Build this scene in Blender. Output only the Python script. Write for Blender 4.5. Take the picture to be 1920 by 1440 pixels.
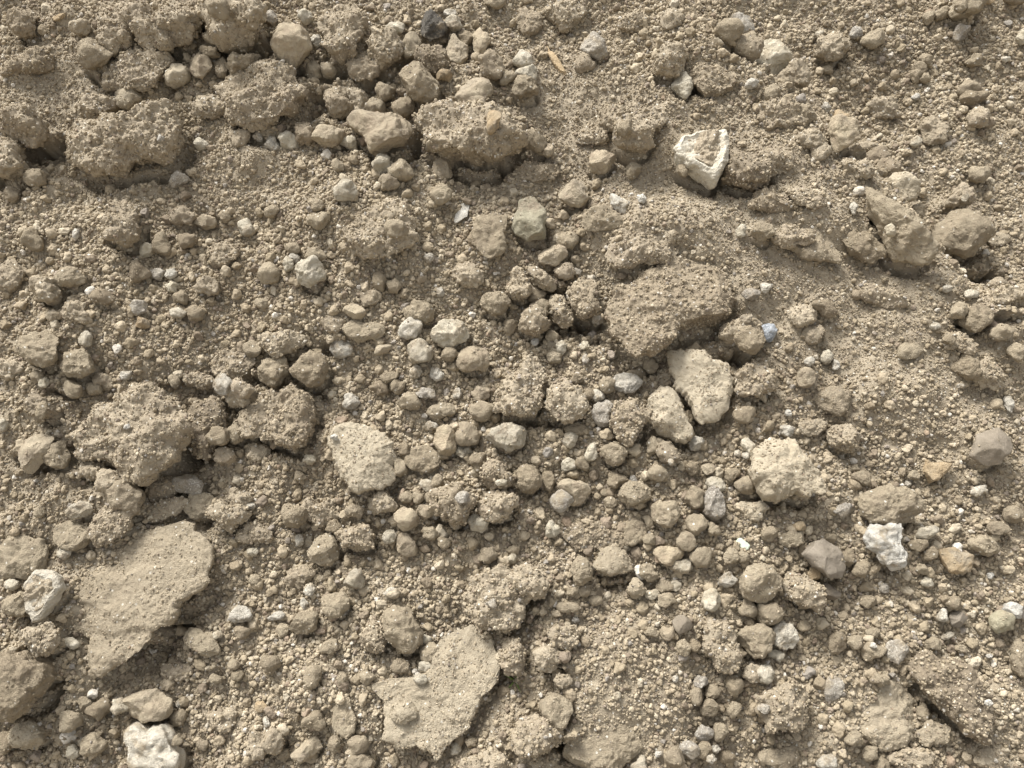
import bpy, math, random
import numpy as np
from mathutils import Matrix, Vector

for o in list(bpy.data.objects):
    bpy.data.objects.remove(o)
scene = bpy.context.scene
COL = scene.collection
RAD = math.radians

# ---------------------------------------------------------------- frame of the slope
# The heap's face is a plane tilted SLOPE degrees; u runs right, v up the slope, n out of it (metres).
SLOPE = RAD(35.0)
ORIGIN_Z = 0.64
M_SLOPE = Matrix.Translation((0, 0, ORIGIN_Z)) @ Matrix.Rotation(SLOPE, 4, 'X')
CAM_N = 1.169            # camera distance from the slope plane
CAM_OFF = RAD(15.0)      # view direction against the slope normal
HFOV = RAD(67.0)
FPX = 960.0 / math.tan(HFOV / 2)
CF = np.array((0, math.sin(CAM_OFF), -math.cos(CAM_OFF)))
CU = np.array((0, math.cos(CAM_OFF), math.sin(CAM_OFF)))

# ---------------------------------------------------------------- camera, sky, sun, exposure
cam_data = bpy.data.cameras.new('camera')
cam_data.sensor_fit = 'HORIZONTAL'
cam_data.sensor_width = 36.0
cam_data.angle = HFOV
cam_data.clip_start = 0.02
cam_data.clip_end = 2000.0
cam = bpy.data.objects.new('camera', cam_data)
COL.objects.link(cam)
cam.matrix_world = M_SLOPE @ (Matrix.Translation((0, 0, CAM_N)) @ Matrix.Rotation(CAM_OFF, 4, 'X'))
scene.camera = cam

SUN_DIR = Vector((-0.38, 0.32, 0.87)).normalized()      # towards the sun, behind thin cloud
world = bpy.data.worlds.new('World')
scene.world = world
world.use_nodes = True
wn = world.node_tree.nodes
wl = world.node_tree.links
wn.clear()
w_out = wn.new('ShaderNodeOutputWorld')
w_bg = wn.new('ShaderNodeBackground')
w_sky = wn.new('ShaderNodeTexSky')
w_sky.sky_type = 'NISHITA'
w_sky.sun_disc = False
w_sky.sun_elevation = math.asin(SUN_DIR.z)
w_sky.sun_rotation = math.atan2(SUN_DIR.x, SUN_DIR.y)
w_sky.dust_density = 4.0
w_hs = wn.new('ShaderNodeHueSaturation')                # cloud cover: the sky loses its blue
w_hs.inputs['Saturation'].default_value = 0.12
w_bg.inputs['Strength'].default_value = 0.070
wl.new(w_sky.outputs['Color'], w_hs.inputs['Color'])
wl.new(w_hs.outputs['Color'], w_bg.inputs['Color'])
wl.new(w_bg.outputs['Background'], w_out.inputs['Surface'])

sun_data = bpy.data.lights.new('sun', 'SUN')
sun_data.energy = 1.5
sun_data.angle = RAD(18.0)
sun_data.color = (1.0, 0.975, 0.94)
sun = bpy.data.objects.new('sun', sun_data)
COL.objects.link(sun)
sun.rotation_euler = SUN_DIR.to_track_quat('Z', 'Y').to_euler()
sun.location = (-3, 1, 6)

vs = scene.view_settings
vs.view_transform = 'Standard'
vs.look = 'None'
vs.exposure = 1.90
vs.gamma = 1.0
vs.use_curve_mapping = False

# ---------------------------------------------------------------- noise (numpy)
def _h(ix, iy, iz, seed):
    n = (ix.astype(np.int64) * 374761393 + iy.astype(np.int64) * 668265263
         + iz.astype(np.int64) * 2147483647 + seed * 1274126177) & 0xFFFFFFFF
    n = ((n ^ (n >> 13)) * 1103515245) & 0xFFFFFFFF
    n = ((n ^ (n >> 16)) * 2246822519) & 0xFFFFFFFF
    n = n ^ (n >> 15)
    return (n & 0xFFFFFF).astype(np.float64) / 16777216.0

def vnoise(p, seed=0):
    f = np.floor(p)
    t = p - f
    t = t * t * (3 - 2 * t)
    i = f.astype(np.int64)
    r = 0
    for dx in (0, 1):
        wx = t[:, 0] if dx else 1 - t[:, 0]
        for dy in (0, 1):
            wy = t[:, 1] if dy else 1 - t[:, 1]
            for dz in (0, 1):
                wz = t[:, 2] if dz else 1 - t[:, 2]
                r = r + wx * wy * wz * _h(i[:, 0] + dx, i[:, 1] + dy, i[:, 2] + dz, seed)
    return r * 2 - 1

def fbm(p, octaves=3, seed=0, gain=0.5):
    r = 0
    a = 1.0
    for k in range(octaves):
        r = r + a * vnoise(p * (2.03 ** k) + 17.3 * k, seed + k)
        a *= gain
    return r

def worley(p, seed=0):
    f = np.floor(p).astype(np.int64)
    best = np.full(len(p), 9.0)
    for dx in (-1, 0, 1):
        for dy in (-1, 0, 1):
            for dz in (-1, 0, 1):
                c = f + np.array((dx, dy, dz))
                q = np.stack([c[:, k] + 0.1 + 0.8 * _h(c[:, 0], c[:, 1], c[:, 2], seed + 11 * k) for k in range(3)], 1)
                d = ((q - p) ** 2).sum(1)
                best = np.minimum(best, d)
    return np.sqrt(best)

def worley2(p, seed=0):
    f = np.floor(p).astype(np.int64)
    best = np.full(len(p), 9.0)
    zero = np.zeros(len(p), np.int64)
    for dx in (-1, 0, 1):
        for dy in (-1, 0, 1):
            cx = f[:, 0] + dx
            cy = f[:, 1] + dy
            qx = cx + 0.1 + 0.8 * _h(cx, cy, zero, seed)
            qy = cy + 0.1 + 0.8 * _h(cx, cy, zero, seed + 11)
            best = np.minimum(best, (qx - p[:, 0]) ** 2 + (qy - p[:, 1]) ** 2)
    return np.sqrt(best)

def sstep(a, b, x):
    t = np.clip((x - a) / (b - a), 0, 1)
    return t * t * (3 - 2 * t)

# ---------------------------------------------------------------- materials
def _new(name):
    m = bpy.data.materials.new(name)
    m.use_nodes = True
    nt = m.node_tree
    nt.nodes.clear()
    out = nt.nodes.new('ShaderNodeOutputMaterial')
    b = nt.nodes.new('ShaderNodeBsdfPrincipled')
    b.inputs['Roughness'].default_value = 0.95
    b.inputs['Specular IOR Level'].default_value = 0.15
    nt.links.new(b.outputs['BSDF'], out.inputs['Surface'])
    return m, nt, b

def _coords(nt, offset=True):
    tc = nt.nodes.new('ShaderNodeTexCoord')
    if not offset:
        return tc.outputs['Object'], None
    oi = nt.nodes.new('ShaderNodeObjectInfo')
    mul = nt.nodes.new('ShaderNodeMath'); mul.operation = 'MULTIPLY'; mul.inputs[1].default_value = 37.0
    nt.links.new(oi.outputs['Random'], mul.inputs[0])
    add = nt.nodes.new('ShaderNodeVectorMath'); add.operation = 'ADD'
    nt.links.new(tc.outputs['Object'], add.inputs[0])
    nt.links.new(mul.outputs[0], add.inputs[1])
    return add.outputs[0], oi

def _noise(nt, vec, scale, detail=3.0, rough=0.55):
    n = nt.nodes.new('ShaderNodeTexNoise')
    n.inputs['Scale'].default_value = scale
    n.inputs['Detail'].default_value = detail
    n.inputs['Roughness'].default_value = rough
    nt.links.new(vec, n.inputs['Vector'])
    return n.outputs['Fac']

def _ramp(nt, fac, stops):
    r = nt.nodes.new('ShaderNodeValToRGB')
    e = r.color_ramp.elements
    while len(e) < len(stops):
        e.new(0.5)
    for k, (p, c) in enumerate(stops):
        e[k].position = p
        e[k].color = (c[0], c[1], c[2], 1)
    nt.links.new(fac, r.inputs['Fac'])
    return r.outputs['Color']

def _mix(nt, fac, a, b, mode='MIX'):
    m = nt.nodes.new('ShaderNodeMix'); m.data_type = 'RGBA'; m.blend_type = mode
    for sock, val in ((m.inputs[0], fac), (m.inputs[6], a), (m.inputs[7], b)):
        if isinstance(val, (int, float)):
            sock.default_value = val
        elif isinstance(val, tuple):
            sock.default_value = (val[0], val[1], val[2], 1)
        else:
            nt.links.new(val, sock)
    return m.outputs[2]

def _bump(nt, b, vec, parts, dist):
    prev = None
    for scale, strength, kind in parts:
        if kind == 'v':
            n = nt.nodes.new('ShaderNodeTexVoronoi')
            n.inputs['Scale'].default_value = scale
            nt.links.new(vec, n.inputs['Vector'])
            inv = nt.nodes.new('ShaderNodeMath'); inv.operation = 'SUBTRACT'; inv.inputs[0].default_value = 1.0
            nt.links.new(n.outputs['Distance'], inv.inputs[1])
            h = inv.outputs[0]
        else:
            h = _noise(nt, vec, scale, 4.0, 0.6)
        bp = nt.nodes.new('ShaderNodeBump')
        bp.inputs['Strength'].default_value = strength
        bp.inputs['Distance'].default_value = dist
        nt.links.new(h, bp.inputs['Height'])
        if prev:
            nt.links.new(prev, bp.inputs['Normal'])
        prev = bp.outputs['Normal']
    nt.links.new(prev, b.inputs['Normal'])

SOIL_D, SOIL_M, SOIL_L = (0.222, 0.180, 0.134), (0.310, 0.260, 0.187), (0.408, 0.352, 0.264)
PALE = (0.62, 0.58, 0.49)

def soil_material(name, d=SOIL_D, m=SOIL_M, l=SOIL_L, offset=True, bump=0.8, specks=0.05):
    mt, nt, b = _new(name)
    vec, oi = _coords(nt, offset)
    c1 = _ramp(nt, _noise(nt, vec, 7.0, 4.0), [(0.30, d), (0.5, m), (0.70, l)])
    c2 = _ramp(nt, _noise(nt, vec, 130.0, 5.0, 0.7), [(0.28, d), (0.5, m), (0.74, l)])
    c = _mix(nt, 0.6, c1, c2)
    vo = nt.nodes.new('ShaderNodeTexVoronoi')
    vo.inputs['Scale'].default_value = 210.0
    nt.links.new(vec, vo.inputs['Vector'])
    sp = nt.nodes.new('ShaderNodeSeparateColor')
    nt.links.new(vo.outputs['Color'], sp.inputs['Color'])
    gt = nt.nodes.new('ShaderNodeMath'); gt.operation = 'GREATER_THAN'; gt.inputs[1].default_value = 1 - specks
    nt.links.new(sp.outputs['Red'], gt.inputs[0])
    lt = nt.nodes.new('ShaderNodeMath'); lt.operation = 'LESS_THAN'; lt.inputs[1].default_value = 0.35
    nt.links.new(vo.outputs['Distance'], lt.inputs[0])
    an = nt.nodes.new('ShaderNodeMath'); an.operation = 'MULTIPLY'
    nt.links.new(gt.outputs[0], an.inputs[0]); nt.links.new(lt.outputs[0], an.inputs[1])
    c = _mix(nt, an.outputs[0], c, PALE)
    if oi:
        tint = _ramp(nt, oi.outputs['Random'], [(0.0, (0.84, 0.82, 0.80)), (0.5, (1, 1, 1)), (1.0, (1.10, 1.10, 1.10))])
        c = _mix(nt, 1.0, c, tint, 'MULTIPLY')
    nt.links.new(c, b.inputs['Base Color'])
    _bump(nt, b, vec, [(260.0, bump * 0.5, 'n'), (600.0, bump * 0.8, 'n')], 0.003)
    return mt

def stone_material(name, c1, c2, dust=0.5, rough=0.9, bump=0.8, speck=None, grain=60.0):
    mt, nt, b = _new(name)
    vec, oi = _coords(nt)
    base = _ramp(nt, _noise(nt, vec, grain, 5.0, 0.65), [(0.33, c1), (0.66, c2)])
    if speck:
        base = _mix(nt, _ramp(nt, _noise(nt, vec, 380.0, 2.0), [(0.54, (0, 0, 0)), (0.62, (1, 1, 1))]), base, speck)
    dcol = _ramp(nt, _noise(nt, vec, 240.0, 4.0, 0.7), [(0.3, SOIL_D), (0.5, SOIL_M), (0.72, SOIL_L)])
    lo = 0.72 - 0.42 * dust
    mask = _ramp(nt, _noise(nt, vec, 26.0, 6.0, 0.72), [(lo, (0, 0, 0)), (lo + 0.13, (1, 1, 1))])
    c = _mix(nt, mask, base, dcol)
    tint = _ramp(nt, oi.outputs['Random'], [(0.0, (0.86, 0.84, 0.82)), (0.5, (1, 1, 1)), (1.0, (1.10, 1.08, 1.04))])
    c = _mix(nt, 1.0, c, tint, 'MULTIPLY')
    nt.links.new(c, b.inputs['Base Color'])
    b.inputs['Roughness'].default_value = rough
    b.inputs['Specular IOR Level'].default_value = 0.3
    _bump(nt, b, vec, [(110.0, bump * 0.7, 'n'), (420.0, bump, 'n'), (850.0, bump * 0.8, 'n')], 0.003)
    return mt

def crumb_material(name):
    mt, nt, b = _new(name)
    vec, oi = _coords(nt)
    c = _ramp(nt, oi.outputs['Random'], [
        (0.00, (0.55, 0.52, 0.46)), (0.020, (0.50, 0.46, 0.39)), (0.028, (0.440, 0.391, 0.301)), (0.14, (0.415, 0.356, 0.262)),
        (0.45, (0.340, 0.286, 0.205)), (0.75, (0.285, 0.239, 0.167)), (0.95, (0.215, 0.175, 0.132)), (0.965, (0.27, 0.25, 0.22)), (1.0, (0.300, 0.233, 0.168))])
    gp = nt.nodes.new('ShaderNodeNewGeometry')
    lo = _ramp(nt, _noise(nt, gp.outputs['Position'], 5.5, 4.0, 0.6), [(0.3, (0.84, 0.82, 0.80)), (0.7, (1.10, 1.10, 1.10))])
    c = _mix(nt, 1.0, c, lo, 'MULTIPLY')
    n = _ramp(nt, _noise(nt, vec, 1.6, 4.0, 0.7), [(0.25, (0.78, 0.77, 0.75)), (0.75, (1.16, 1.15, 1.14))])
    c = _mix(nt, 1.0, c, n, 'MULTIPLY')
    nt.links.new(c, b.inputs['Base Color'])
    _bump(nt, b, gp.outputs['Position'], [(480.0, 0.7, 'n')], 0.002)
    return mt

MAT = {
    'ground': soil_material('heap_soil', offset=False, bump=0.9, specks=0.06),
    'c': soil_material('crumbly_soil', bump=0.9),
    'k': soil_material('compact_soil', (0.225, 0.182, 0.133), (0.305, 0.254, 0.178), (0.385, 0.330, 0.240), bump=1.3, specks=0.03),
    's': soil_material('pale_dry_soil', (0.280, 0.236, 0.167), (0.368, 0.315, 0.230), (0.460, 0.402, 0.301), bump=1.0, specks=0.03),
    'n': soil_material('dark_soil', (0.165, 0.133, 0.099), (0.240, 0.199, 0.143), (0.325, 0.275, 0.204), bump=0.9),  # darker tone of the crumbly soil, for all kind n pieces
    't': stone_material('tan_stone', (0.310, 0.251, 0.179), (0.410, 0.350, 0.248), 0.55),
    'p': stone_material('pale_stone', (0.380, 0.336, 0.248), (0.50, 0.455, 0.365), 0.52),
    'w': stone_material('dusty_white_stone', (0.38, 0.345, 0.28), (0.55, 0.515, 0.44), 0.58, speck=(0.36, 0.33, 0.275)),
    'W': stone_material('white_stone', (0.40, 0.375, 0.32), (0.58, 0.555, 0.495), 0.44, speck=(0.40, 0.38, 0.34)),
    'g': stone_material('grey_stone', (0.230, 0.204, 0.172), (0.35, 0.317, 0.262), 0.52, speck=(0.45, 0.42, 0.36)),
    'o': stone_material('ochre_stone', (0.33, 0.245, 0.145), (0.42, 0.335, 0.22), 0.45),
    'b': stone_material('brown_stone', (0.165, 0.140, 0.106), (0.225, 0.193, 0.152), 0.30, rough=0.8, bump=0.4),
    'd': stone_material('charcoal_stone', (0.048, 0.043, 0.036), (0.125, 0.111, 0.089), 0.46, rough=0.85),
    'u': stone_material('blue_grey_stone', (0.24, 0.265, 0.29), (0.40, 0.425, 0.45), 0.14, speck=(0.50, 0.52, 0.53)),
    'v': stone_material('greenish_stone', (0.27, 0.245, 0.17), (0.37, 0.34, 0.25), 0.50),
    'i': stone_material('pale_green_glass', (0.44, 0.50, 0.39), (0.54, 0.60, 0.48), 0.25, rough=0.35, bump=0.1),
    'y': stone_material('weathered_wood', (0.36, 0.27, 0.16), (0.50, 0.39, 0.25), 0.25, grain=200.0),
    'grass': stone_material('green_blade', (0.08, 0.13, 0.03), (0.14, 0.20, 0.05), 0.0, bump=0.1),
    'rim': stone_material('cream_rim_stone', (0.45, 0.405, 0.315), (0.60, 0.565, 0.48), 0.46),
    'crumb': crumb_material('loose_crumb'),
}
# ---------------------------------------------------------------- what lies on the heap
# Positions are read off the photograph as pixels (1920 x 1440) and cast onto the heap's face further down.
# LARGE: reference phrase | label | kind | thickness / width | flatness | tilt@direction | outline
LARGE = '''
long loaf-shaped clod|long loaf-shaped crumbly soil clod overhanging a dark hollow in the upper left|c|.62|.7|10@-70|109,278 120,247 167,229 222,226 271,222 295,205 333,201 354,243 344,278 312,302 264,306 222,316 174,323 139,316 115,299
domed crumbly slab|domed crumbly soil slab above the long loaf-shaped clod in the upper left|c|.40|.8|8@-60|194,132 222,94 264,87 319,108 313,139 299,163 243,174 201,163
lumpy clod by the top edge|lumpy soil clod at the top left just above a smooth rounded stone|c|.55|.8|0@0|177,59 198,17 243,3 285,14 278,42 250,62 240,83 208,90 184,76
broad flat dusty slab|broad flat dusty soil slab sloping left of the dark rock-filled gap|c|.34|.6|10@-50|405,160 440,130 500,125 545,140 575,170 560,215 530,240 490,250 445,240 420,200
big crumbly clod on the left edge|big crumbly soil clod cut by the left edge above an oval brown stone|c|.65|.8|10@-60|-32,300 -20,270 12,262 45,275 55,300 48,330 20,343 -20,335
blunt tan rock near the top|blunt tan angular rock near the top, left of a tall crumbly slab|t|.75|.9|0@0|509,90 515,66 535,56 563,57 584,80 591,104 570,121 549,132 525,118
tall crumbly slab near the top|tall crumbly soil slab near the top between a tan rock and loose clods|c|.5|.65|8@-80|595,108 605,76 601,42 629,17 674,14 692,38 685,83 667,108 636,123 615,118
black charred rock|black charred-looking angular rock near the top, darkest piece in the heap|d|.6|.9|0@0|789,66 789,38 799,24 824,31 838,49 831,69 806,83
tan five-sided stone|flat-faced tan five-sided stone below right of the black charred rock|t|.45|.6|0@0|831,87 851,62 879,83 876,108 858,120 838,108
big angular block|big angular pointed soil block left of the huge crumbly clod|t|.75|.8|14@-70|652,229 668,222 716,219 747,226 779,240 775,264 758,285 723,299 699,302 688,278 668,253
huge crumbly clod|huge crumbly soil clod in the upper middle with an angular stone on top|c|.62|.75|14@-80|775,215 813,194 848,208 890,215 942,208 977,222 980,271 949,278 935,306 890,313 855,302 820,288 793,267 786,240
angular stone on the huge clod|angular buff stone resting on top of the huge crumbly clod|t|.8|.8|0@0|852,191 862,170 890,156 921,160 926,184 914,208 890,215 862,208
thin white flake|thin flat white stone flake standing up in the upper middle|w|.16|.4|18@-40|851,417 858,385 881,371 879,410 857,422
half-buried pale grey rock|half-buried pale grey rock right of the thin white flake|v|.6|.8|0@0|960,430 974,385 1002,378 1026,403 1026,451 988,455 967,444
speckled grey rock|speckled grey angular rock near the top, right of a wood splinter|g|.6|.8|0@0|1087,94 1094,75 1109,69 1134,83 1144,104 1123,115 1102,108
white boulder|large dusty white boulder at the upper right beside two round brown stones|p|.8|.85|0@0|1423,73 1440,66 1455,73 1475,94 1489,108 1472,122 1448,137 1425,134 1422,105
cream upright stone|upright cream-coloured stone below a crumbly clod in the upper right|p|.7|.8|0@0|1262,158 1272,132 1290,130 1300,149 1295,174 1285,184 1269,170
dark overhanging clod|crumbly soil clod with dark underside tucked right of the white-rimmed stone|n|.95|.8|8@-80|1359,295 1377,285 1446,312 1453,340 1429,354 1384,351 1359,333
bright white wedge stone|bright white wedge-shaped stone below left of the white-rimmed stone|w|.6|.8|0@0|1142,372 1161,377 1182,389 1168,408 1154,399 1144,392
brown rock cut by the top edge|brown rock cut by the top edge at the far upper right|k|.8|.9|0@0|1774,28 1788,-2 1810,-12 1838,-8 1842,21 1819,40 1795,40
buff rock on the ridge|buff blocky rock wedged in the ridge at the upper right above a dark hole|t|.7|.8|8@-60|1547,274 1552,236 1573,222 1597,243 1601,274 1576,288 1559,295
long smooth ridge clod|long smooth dusty soil clod running down the right-hand ridge|k|.55|.9|0@0|1614,347 1642,361 1691,406 1739,448 1767,479 1733,500 1677,479 1642,417 1614,375
dusty clod with lobes|dusty lobed soil clod near the left edge, left of a small white stone|k|.55|.8|4@-60|45,667 52,636 90,622 121,636 121,674 97,688 66,688
wrinkled clod near the left edge|wrinkled soil clod with raised top near the left edge|k|.6|.8|8@-60|111,688 125,664 160,654 177,667 180,692 156,707 128,707
leaning flat rock|flat pale-brown rock leaning over a dark gap near the left edge|t|.42|.6|16@-40|28,851 45,820 73,808 101,817 90,845 69,869 52,890 38,872
largest rounded clod on the left|largest rounded dusty soil clod on the left with one white fleck|c|.42|.62|9@-35|125,813 146,779 187,754 236,723 299,730 347,751 351,785 337,831 323,858 299,890 264,904 229,886 208,858 167,862 132,848
dark rough clod|dark rough soil clod touching the right of the largest rounded clod|n|.6|.8|0@0|347,820 351,768 368,747 410,754 427,775 420,813 389,855 354,848
shaggy clod left of centre|shaggy broken soil clod left of centre with a crumbling lower edge|c|.5|.75|10@-70|455,800 470,762 508,737 556,730 595,747 597,786 577,827 542,838 500,830 465,822
shield-shaped slab|shield-shaped soil slab left of centre scattered with loose crumbs|s|.26|.5|9@-100|614,813 636,803 674,792 723,813 744,855 744,897 723,914 695,924 668,928 647,907 629,869 615,841
largest pitted slab|largest pitted soil slab right of centre, fan-shaped with a raised lower edge|c|.30|.5|12@-100|1134,595 1158,549 1200,511 1255,483 1328,501 1373,539 1370,577 1338,608 1283,626 1255,647 1224,668 1186,678 1161,664 1134,626
knobbly clod over the hollow|knobbly soil clod overhanging the smooth hollow left of the largest pitted slab|c|.7|.8|8@-80|1057,549 1075,529 1109,522 1123,549 1113,584 1092,593 1068,577
tall leaning clod|tall leaning crumbly soil clod in the very middle of the heap|c|.55|.7|12@-60|922,778 930,745 955,710 980,672 1003,662 1022,702 1019,744 1002,779 975,790 945,782
hedgehog-shaped clod|hedgehog-shaped crumbly soil clod right of the tall leaning clod|c|.6|.8|8@-70|1016,768 1026,737 1068,723 1092,744 1102,768 1082,789 1061,796 1029,786
crumbly clod backed by a grey stone|crumbly round soil clod leaning on a grey stone at its left|c|.65|.85|0@0|1149,810 1151,758 1186,751 1217,775 1210,813 1182,834 1158,827
wedge-shaped clod|wedge-shaped soil clod with a smooth split face left of the pale split slab|s|.55|.7|0@0|1217,799 1217,737 1238,720 1262,733 1283,768 1300,813 1283,827 1248,817
pale split slab|pale pointed soil slab right of centre split off from a wedge-shaped clod|s|.36|.5|11@-60|1252,664 1272,654 1318,657 1335,678 1366,685 1368,730 1366,772 1314,808 1300,786 1297,758 1272,730 1259,699
ragged clod|ragged soil clod right of the pale split slab across a dark gap|c|.5|.7|9@-70|1370,706 1387,688 1422,685 1446,716 1443,737 1415,754 1377,733
bluish grey stone|bluish grey chipped stone standing on soil right of the largest pitted slab|u|.7|.85|0@0|1425,608 1453,605 1457,622 1446,641 1432,643
big pale slanted rock|big pale slanted soil rock on the right with a ragged lower edge|s|.5|.6|13@-70|1408,880 1415,850 1440,825 1478,822 1500,855 1530,885 1548,910 1540,938 1510,945 1480,930 1460,935 1430,930 1412,908
yellow-brown chipped stone|yellow-brown chipped stone half sunk in fine soil on the right|o|.5|.7|0@0|1729,886 1733,862 1760,865 1785,865 1767,893 1743,907
dusty grey-brown boulder|dusty grey-brown boulder near the right edge with a pale chipped face|b|.5|.8|0@0|1809,858 1819,820 1858,806 1889,824 1892,852 1868,872 1840,879
smooth oval boulder|smooth oval brown boulder just above the white quartz rock|k|.72|1.0|0@0|1609,950 1620,928 1645,917 1680,918 1712,928 1731,945 1728,965 1705,981 1670,985 1635,978 1615,966
largest pale slab|largest pale cracked soil slab lying diagonally in the lower left|s|.15|.30|7@-40|99,1141 135,1068 174,1048 222,1023 264,1002 312,985 375,992 413,1048 417,1079 392,1107 351,1124 326,1162 292,1197 257,1235 201,1270 153,1263 156,1235 184,1204 139,1183 108,1162
big round clod on the left edge|big round dusty soil clod cut by the left edge in the lower left|k|.75|.9|0@0|-24,1260 -8,1228 45,1221 83,1242 92,1270 80,1308 56,1332 21,1350 -12,1345
tan bread-shaped rock|tan bread-shaped rock sitting on the rough white rock at the bottom left|t|.75|.75|0@0|229,1308 250,1294 295,1294 321,1312 319,1332 302,1353 267,1358 243,1346
rough white rock|rough lumpy white rock cut by the bottom edge in the lower left|w|.65|.9|0@0|231,1367 250,1353 278,1364 312,1367 333,1388 337,1432 325,1462 262,1466 240,1430 238,1398
tall oval boulder|tall oval brown boulder standing upright in the lower middle|k|.8|.95|0@0|720,1148 737,1136 761,1141 782,1169 789,1204 779,1225 751,1228 730,1214 718,1183
broad pale lower slab|broad pale soil slab curving down to the bottom edge in the lower middle|s|.12|.30|7@-40|702,1287 730,1277 779,1273 810,1252 827,1225 831,1190 879,1169 928,1190 942,1228 931,1270 893,1322 879,1360 845,1398 824,1416 779,1409 730,1416 704,1402 709,1343
crusty clod with a white fleck|crusty soil clod with one white fleck above the broad pale lower slab|c|.42|.6|11@-60|876,1114 897,1079 938,1058 973,1070 990,1110 985,1150 965,1178 938,1180 897,1173 879,1148
angular tan stone at the bottom|angular tan stone near the bottom edge, left of the oval clod|t|.65|.7|0@0|544,1416 570,1388 591,1378 605,1402 588,1419 563,1433
cracked overhanging plate|cracked soil plate overhanging a shadowed gap below the centre right|s|.4|.5|12@-90|1109,1062 1127,1034 1154,1020 1182,1041 1189,1068 1168,1079 1141,1077 1120,1075
flat rounded clod above two holes|flat rounded soil clod above two dark holes in the lower middle|c|.5|.7|8@-60|1021,1187 1043,1169 1078,1173 1083,1197 1068,1218 1036,1211
upright elongated clod|upright elongated soil clod left of a round ball-like clod, lower right|c|.45|.7|6@-120|1316,1211 1328,1162 1359,1162 1380,1204 1387,1239 1366,1263 1345,1259 1328,1235
broad dusty clod low on the right|broad dusty soil clod low on the right with a crumbled lower rim|c|.45|.7|8@-80|1410,1330 1432,1291 1470,1270 1505,1277 1510,1308 1503,1350 1472,1374 1438,1364
white quartz rock|white quartz rock with a dusty brown top on the right|w|.65|.8|0@0|1614,1009 1625,985 1649,982 1680,989 1682,1006 1677,1023 1691,1037 1687,1065 1670,1067 1646,1051 1639,1034 1618,1027
faceted brown stone|smooth faceted brown stone with a sharp edge left of the white quartz rock|b|.75|.6|10@-60|1502,1039 1521,1013 1545,1011 1569,1027 1583,1065 1576,1089 1555,1093 1538,1079 1517,1055
elongated coarse clod|elongated coarse soil clod below left of the faceted brown stone|c|.6|.75|10@-60|1465,1096 1476,1068 1507,1072 1531,1100 1545,1128 1528,1145 1496,1128 1476,1117
yellowish flat rock|yellowish flat rock half buried in pebbles near the right edge|o|.4|.6|6@-60|1753,1030 1788,1027 1816,1044 1818,1072 1802,1082 1778,1079 1760,1055
white-grey block|white-grey blocky stone right of the ball-like round clod|w|.65|.75|0@0|1446,1180 1465,1162 1483,1169 1496,1204 1483,1221 1465,1218 1450,1207
overhanging lower right slab|long soil slab jutting over a dark gap in the lower right corner|n|.36|.55|12@-130|1696,1239 1722,1218 1767,1232 1819,1252 1864,1322 1858,1367 1844,1386 1809,1371 1788,1336 1746,1308 1726,1277 1705,1263
'''
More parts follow.
